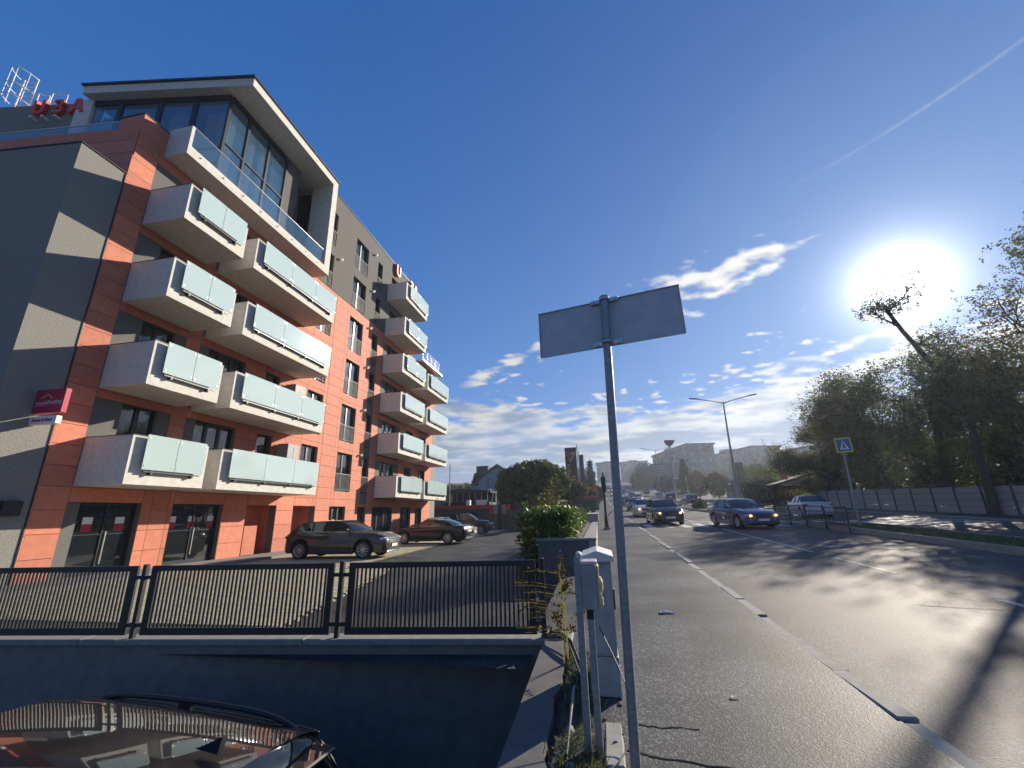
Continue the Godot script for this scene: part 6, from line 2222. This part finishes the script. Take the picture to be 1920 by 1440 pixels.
func make_right_side():
	lamp_post("nearest tall double armed street lamp on the planted median", Vector3(12.05, rp(-42.0), -42.0))
	lamp_post("second double armed street lamp beside the mast sign", Vector3(12.2, rp(-92.0), -92.0))
	lamp_post("farthest double armed street lamp near the signpost", Vector3(12.6, rp(-150.0), -150.0))
	# pedestrian crossing sign
	var t := thing("crossing_sign", "square blue pedestrian crossing sign with lime border on the median", "sign", Vector3(11.25, rp(-22.5), -22.5))
	var st := start()
	tube(st, [Vector3(0, 0, 0), Vector3(0.06, 3.4, 0), Vector3(0.09, 4.0, 0)], [0.05, 0.045, 0.04], 10)
	part("pole", st, M.galvanised, t)
	var tilt := Transform3D(Basis(Vector3.BACK, 0.03), Vector3(0.1, 3.64, 0.06))
	st = start(); bevel(st, Vector3(-0.34, -0.34, -0.01), Vector3(0.34, 0.34, 0.01), 0.006, tilt); part("border", st, M.sign_lime, t)
	st = start(); box(st, Vector3(-0.28, -0.28, 0.0105), Vector3(0.28, 0.28, 0.014), tilt); part("blue_field", st, M.sign_blue, t)
	st = start()
	extrude(st, PackedVector2Array([Vector2(-0.2, -0.2), Vector2(0.2, -0.2), Vector2(0.0, 0.2)]), 0.0145, 0.017, tilt)
	part("white_triangle", st, M.sign_white, t)
	st = start()
	extrude(st, PackedVector2Array([Vector2(-0.03, 0.05), Vector2(0.03, 0.05), Vector2(0.05, -0.05), Vector2(0.09, -0.17), Vector2(0.05, -0.17), Vector2(0.0, -0.08), Vector2(-0.06, -0.17), Vector2(-0.1, -0.17), Vector2(-0.04, -0.05)]), 0.0175, 0.02, tilt)
	lathe(st, [[0.0, 0.0], [0.03, 0.0]], 10, tilt * Transform3D(Basis(Vector3.RIGHT, PI / 2), Vector3(0.0, 0.085, 0.02)))
	part("walking_figure", st, M.black, t)
	st = start(); box(st, Vector3(-0.1, 3.2, 0.0), Vector3(0.22, 3.24, 0.05)); part("clamp", st, M.galvanised, t)
	# railing on the median edge
	for i in 5:
		var r := thing("pedestrian_railing", ["railing section nearest to us beside the crossing sign", "second railing section from us on the median edge", "middle railing section on the median edge", "fourth railing section, just right of the navy sedan", "last railing section, behind the navy sedan"][i], "railing", Vector3(10.05, rp(-20.9 - i * 1.9) + 0.0, -20.9 - i * 1.9), 0.0, "pedestrian railing sections")
		st = start()
		for zz in [0.0, -1.8]:
			st = start()
			bevel(st, Vector3(-0.03, -0.1, zz - 0.03), Vector3(0.03, 1.0, zz + 0.03), 0.005)
			part("post", st, M.fence_metal, r)
		for y in [0.93, 0.72, 0.2]:
			st = start()
			bevel(st, Vector3(-0.02, y, -1.769), Vector3(0.02, y + 0.045, -0.031), 0.004)
			part("rail", st, M.fence_metal, r)
		for j in 5:
			st = start(); box(st, Vector3(-0.01, 0.246, -0.35 - j * 0.28), Vector3(0.01, 0.719, -0.33 - j * 0.28)); part("bar", st, M.fence_metal, r)
	# pale concrete panel fence, panel by panel
	for i in 13:
		var z := -25.0 - i * 2.0
		var p := thing("fence_bay", ["concrete fence bay at the right edge of the picture", "second concrete fence bay from the right", "third concrete fence bay from the right", "fourth concrete fence bay from the right", "fifth concrete fence bay from the right", "sixth concrete fence bay from the right", "middle concrete fence bay behind the far pavement", "sixth concrete fence bay from the shelter", "fifth concrete fence bay from the shelter", "fourth concrete fence bay from the shelter", "third concrete fence bay from the shelter", "second concrete fence bay from the shelter", "concrete fence bay beside the small shelter"][i], "fence", Vector3(22.3, rp(z), z), 0.0, "pale concrete fence bays")
		for j in 4:
			st = start(); bevel(st, Vector3(-0.04, 0.05 + j * 0.4, -1.88), Vector3(0.04, 0.43 + j * 0.4, 0.0), 0.015); part("board", st, M.fence_pale, p)
		st = start(); bevel(st, Vector3(-0.09, -0.2, -2.0), Vector3(0.09, 1.75, -1.885), 0.01); part("post", st, M.concrete_dark, p)
	# shelter with sloping roof
	t = thing("shelter", "small shelter with a sloping brown roof at the end of the pale fence", "shelter", Vector3(21.4, rp(-52.5), -53.0))
	st = start(); extrude(st, PackedVector2Array([Vector2(-2.2, 2.3), Vector2(1.6, 3.3), Vector2(1.6, 3.5), Vector2(-2.2, 2.5)]), -3.0, 0.4); part("roof", st, M.brown_wall, t)
	for k in [[-1.6, 2.4], [1.3, 3.2]]:
		st = start(); box(st, Vector3(k[0] - 0.06, -0.2, -0.06), Vector3(k[0] + 0.06, k[1], 0.06)); part("post", st, M.bark, t)
	st = start(); box(st, Vector3(-1.6, -0.2, -2.9), Vector3(1.5, 2.35, -2.8)); part("back_wall", st, M.brown_wall, t)
	# walls and low buildings behind
	st = start(); box(st, Vector3(14.6, rp(-75.0) - 0.3, -76.0), Vector3(26.0, rp(-75.0) + 1.5, -75.8))
	tag(part("garden_wall", st, M.block_pale), "pale garden wall along the far pavement behind the dark car", "wall").position = Vector3(5.6, 0.05, 0)
	t = thing("hedge_block", "tall dark green hedge block behind the street lamp", "hedge", Vector3(21.6, rp(-62.0), -64.0))
	var g := RandomNumberGenerator.new(); g.seed = 88
	var xf := []; var cols := []
	for i in 1700:
		var p := Vector3(g.randf_range(-2.2, 2.2), g.randf_range(0, 3.0), g.randf_range(-1.0, 0.1))
		if g.randf() < 0.6: p.z = g.randf_range(-0.1, 0.12)
		xf.append(Transform3D(Basis(Vector3(g.randfn(), g.randfn(), g.randfn()).normalized(), g.randf() * TAU), p)); cols.append(tint(g, 0.6, 1.2))
	scatter("leaves", leaf_big, xf, cols, M.leaf_dark, t)
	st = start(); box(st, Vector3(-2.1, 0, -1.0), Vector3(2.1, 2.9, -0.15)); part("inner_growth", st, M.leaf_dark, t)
	t = thing("brown_house", "dark brown building with a tall square chimney behind the lamp", "building", Vector3(25.0, rp(-80.0), -80.0))
	st = start(); box(st, Vector3(-1.2, -0.5, -8), Vector3(3.6, 3.4, 0)); part("wall", st, M.brown_wall, t)
	st = start(); box(st, Vector3(-1.4, 3.401, -8.2), Vector3(3.8, 3.7, 0.2)); part("roof", st, M.roof_slate, t)
	st = start(); box(st, Vector3(-1.3, 3.701, -3), Vector3(-0.1, 6.4, -1)); part("chimney", st, M.brown_wall, t)
	st = start(); box(st, Vector3(0.6, 1.0, 0.001), Vector3(2.0, 2.2, 0.05)); part("window", st, M.car_glass, t)
	t = thing("low_house", "low beige house with wide eaves below the pale blocks", "house", Vector3(35.0, rp(-85.0), -86.0))
	st = start(); box(st, Vector3(-3.5, -0.5, -8), Vector3(4.5, 2.4, 0)); part("wall", st, M.block_pale, t)
	st = start(); extrude(st, PackedVector2Array([Vector2(-4.4, 2.4), Vector2(5.4, 2.4), Vector2(0.5, 4.1)]), -8.5, 0.8); part("roof", st, M.brown_wall, t)
	for k in [-1.6, 1.6]:
		st = start(); box(st, Vector3(k - 0.6, 0.7, 0.001), Vector3(k + 0.6, 1.7, 0.05)); part("window", st, M.car_glass, t)
	flag("lime green feather flag right of the street lamp", Vector3(27.0, rp(-75.0), -75.0), M.flag_lime, 7.1, 1.1)
	flag("red feather flag right of the lime one", Vector3(28.3, rp(-75.0), -75.5), M.flag_red, 7.4, 0.85)
	flag("yellow feather flag beside the dark car driving away", Vector3(19.9, rp(-105.0), -105.0), M.flag_lime, 4.6, 0.9)
	# small signs
	t = thing("bus_stop_sign", "small pale blue bus stop sign on a thin post", "sign", Vector3(20.2, rp(-75.0), -73.5))
	st = start(); rod(st, Vector3.ZERO, Vector3(0, 3.0, 0), 0.035, 6); part("post", st, M.galvanised, t)
	st = start(); bevel(st, Vector3(-0.35, 2.5, 0.04), Vector3(0.35, 3.05, 0.07), 0.01); part("plate", st, M.glass_block, t)
	st = start(); box(st, Vector3(-0.22, 2.62, 0.0705), Vector3(0.22, 2.9, 0.075)); part("symbol", st, M.sign_white, t)
	t = thing("direction_sign", "round blue arrow sign in front of the garden wall", "sign", Vector3(24.2, rp(-66.0), -66.0))
	st = start(); rod(st, Vector3.ZERO, Vector3(0, 1.9, 0), 0.035, 6); part("post", st, M.galvanised, t)
	var face_t := Transform3D(Basis(Vector3.RIGHT, PI / 2), Vector3(0, 1.95, 0.05))
	st = start(); lathe(st, [[0.0, -0.02], [0.36, -0.02], [0.36, 0.02], [0.0, 0.02]], 20, face_t); part("disc", st, M.sign_blue, t)
	st = start(); extrude(st, PackedVector2Array([Vector2(-0.06, 1.72), Vector2(0.06, 1.72), Vector2(0.06, 2.0), Vector2(0.17, 2.0), Vector2(0.0, 2.22), Vector2(-0.17, 2.0), Vector2(-0.06, 2.0)]), 0.072, 0.08); part("arrow", st, M.sign_white, t)
	t = thing("yellow_notice", "bright cream notice board behind the taxi", "board", Vector3(27.1, rp(-60.0), -60.0))
	st = start(); box(st, Vector3(-0.5, 0.25, -0.04), Vector3(0.5, 1.35, 0.0)); part("panel", st, M.paver, t)
	for x in [-0.4, 0.4]:
		st = start(); rod(st, Vector3(x, 0, -0.06), Vector3(x, 1.3, -0.06), 0.03, 6); part("leg", st, M.galvanised, t)
	t = thing("direction_board", "blue direction board over the far road", "sign", Vector3(15.0, rp(-122.0), -122.0))
	st = start(); box(st, Vector3(-1.2, 1.6, -0.05), Vector3(1.2, 2.8, 0.0)); part("panel", st, M.sign_blue, t)
	for x in [-0.9, 0.9]:
		st = start(); rod(st, Vector3(x, 0, -0.1), Vector3(x, 2.7, -0.1), 0.06, 6); part("leg", st, M.galvanised, t)
	# dark post by the crossing on our side
	t = thing("traffic_post", "dark thick-footed post standing on our pavement before the crossing", "post", Vector3(0.36, rp(-24.0), -24.0))
	st = start(); tube(st, [Vector3(0, 0.1, 0), Vector3(-0.01, 0.8, 0), Vector3(0, 2.9, 0)], [0.12, 0.07, 0.045], 10); part("shaft", st, M.fence_metal, t)
	st = start(); bevel(st, Vector3(-0.17, -0.1, -0.17), Vector3(0.17, 0.12, 0.17), 0.03); part("foot", st, M.kerb_stone, t)
	st = start(); bevel(st, Vector3(-0.12, 1.9, -0.1), Vector3(0.12, 2.7, 0.1), 0.03); part("signal_housing", st, M.black, t)
	st = start(); rod(st, Vector3(0.09, 0.7, 0), Vector3(0.3, 0.9, 0), 0.02, 6); part("side_arm", st, M.fence_metal, t)

const EXPOSURE := 1.7

func _ready():
	rng.seed = 20
	# camera
	var cam := Camera3D.new()
	cam.name = "camera"
	var yaw := deg_to_rad(-10.54); var pit := deg_to_rad(16.70); var rol := deg_to_rad(-1.357)
	var f := Vector3(sin(yaw) * cos(pit), sin(pit), -cos(yaw) * cos(pit))
	var r := Vector3(cos(yaw), 0, sin(yaw))
	var u := r.cross(f)
	var r2 := r * cos(rol) + u * sin(rol)
	var u2 := -r * sin(rol) + u * cos(rol)
	cam.transform = Transform3D(Basis(r2, u2, -f), Vector3.ZERO)
	cam.fov = 83.49
	cam.near = 0.05
	cam.far = 2000.0
	add_child(cam)
	cam.current = true
	# sky, exposure, air
	var we := WorldEnvironment.new()
	we.name = "world"
	var e := Environment.new()
	e.background_mode = Environment.BG_SKY
	e.sky = make_sky()
	e.tonemap_mode = Environment.TONE_MAPPER_LINEAR
	e.tonemap_exposure = EXPOSURE
	e.sdfgi_enabled = true
	e.ssao_enabled = true
	e.ssil_enabled = true
	e.volumetric_fog_enabled = HAZE > 0.0
	e.volumetric_fog_density = HAZE
	e.volumetric_fog_albedo = Color(0.86, 0.92, 1.0)
	e.volumetric_fog_anisotropy = 0.5
	we.environment = e
	add_child(we)
	# sun
	var sun := DirectionalLight3D.new()
	sun.name = "sun"
	sun.light_energy = 1.6
	sun.light_color = Color(1.0, 0.95, 0.87)
	sun.light_angular_distance = 0.53
	sun.shadow_enabled = true
	var el := deg_to_rad(SUN_EL); var az := deg_to_rad(SUN_AZ)
	var to_sun := Vector3(sin(az) * cos(el), sin(el), -cos(az) * cos(el))
	add_child(sun)
	sun.look_at_from_position(Vector3.ZERO, -to_sun)
	make_materials()
	make_ground()
	make_ramp()
	make_building()
	make_fence()
	make_planter()
	make_trees()
	make_far()
	make_cars()
	company_sign()
	balcony_cabinets()
	make_hedge()
	make_pavement_things()

const HAZE := 0.0006
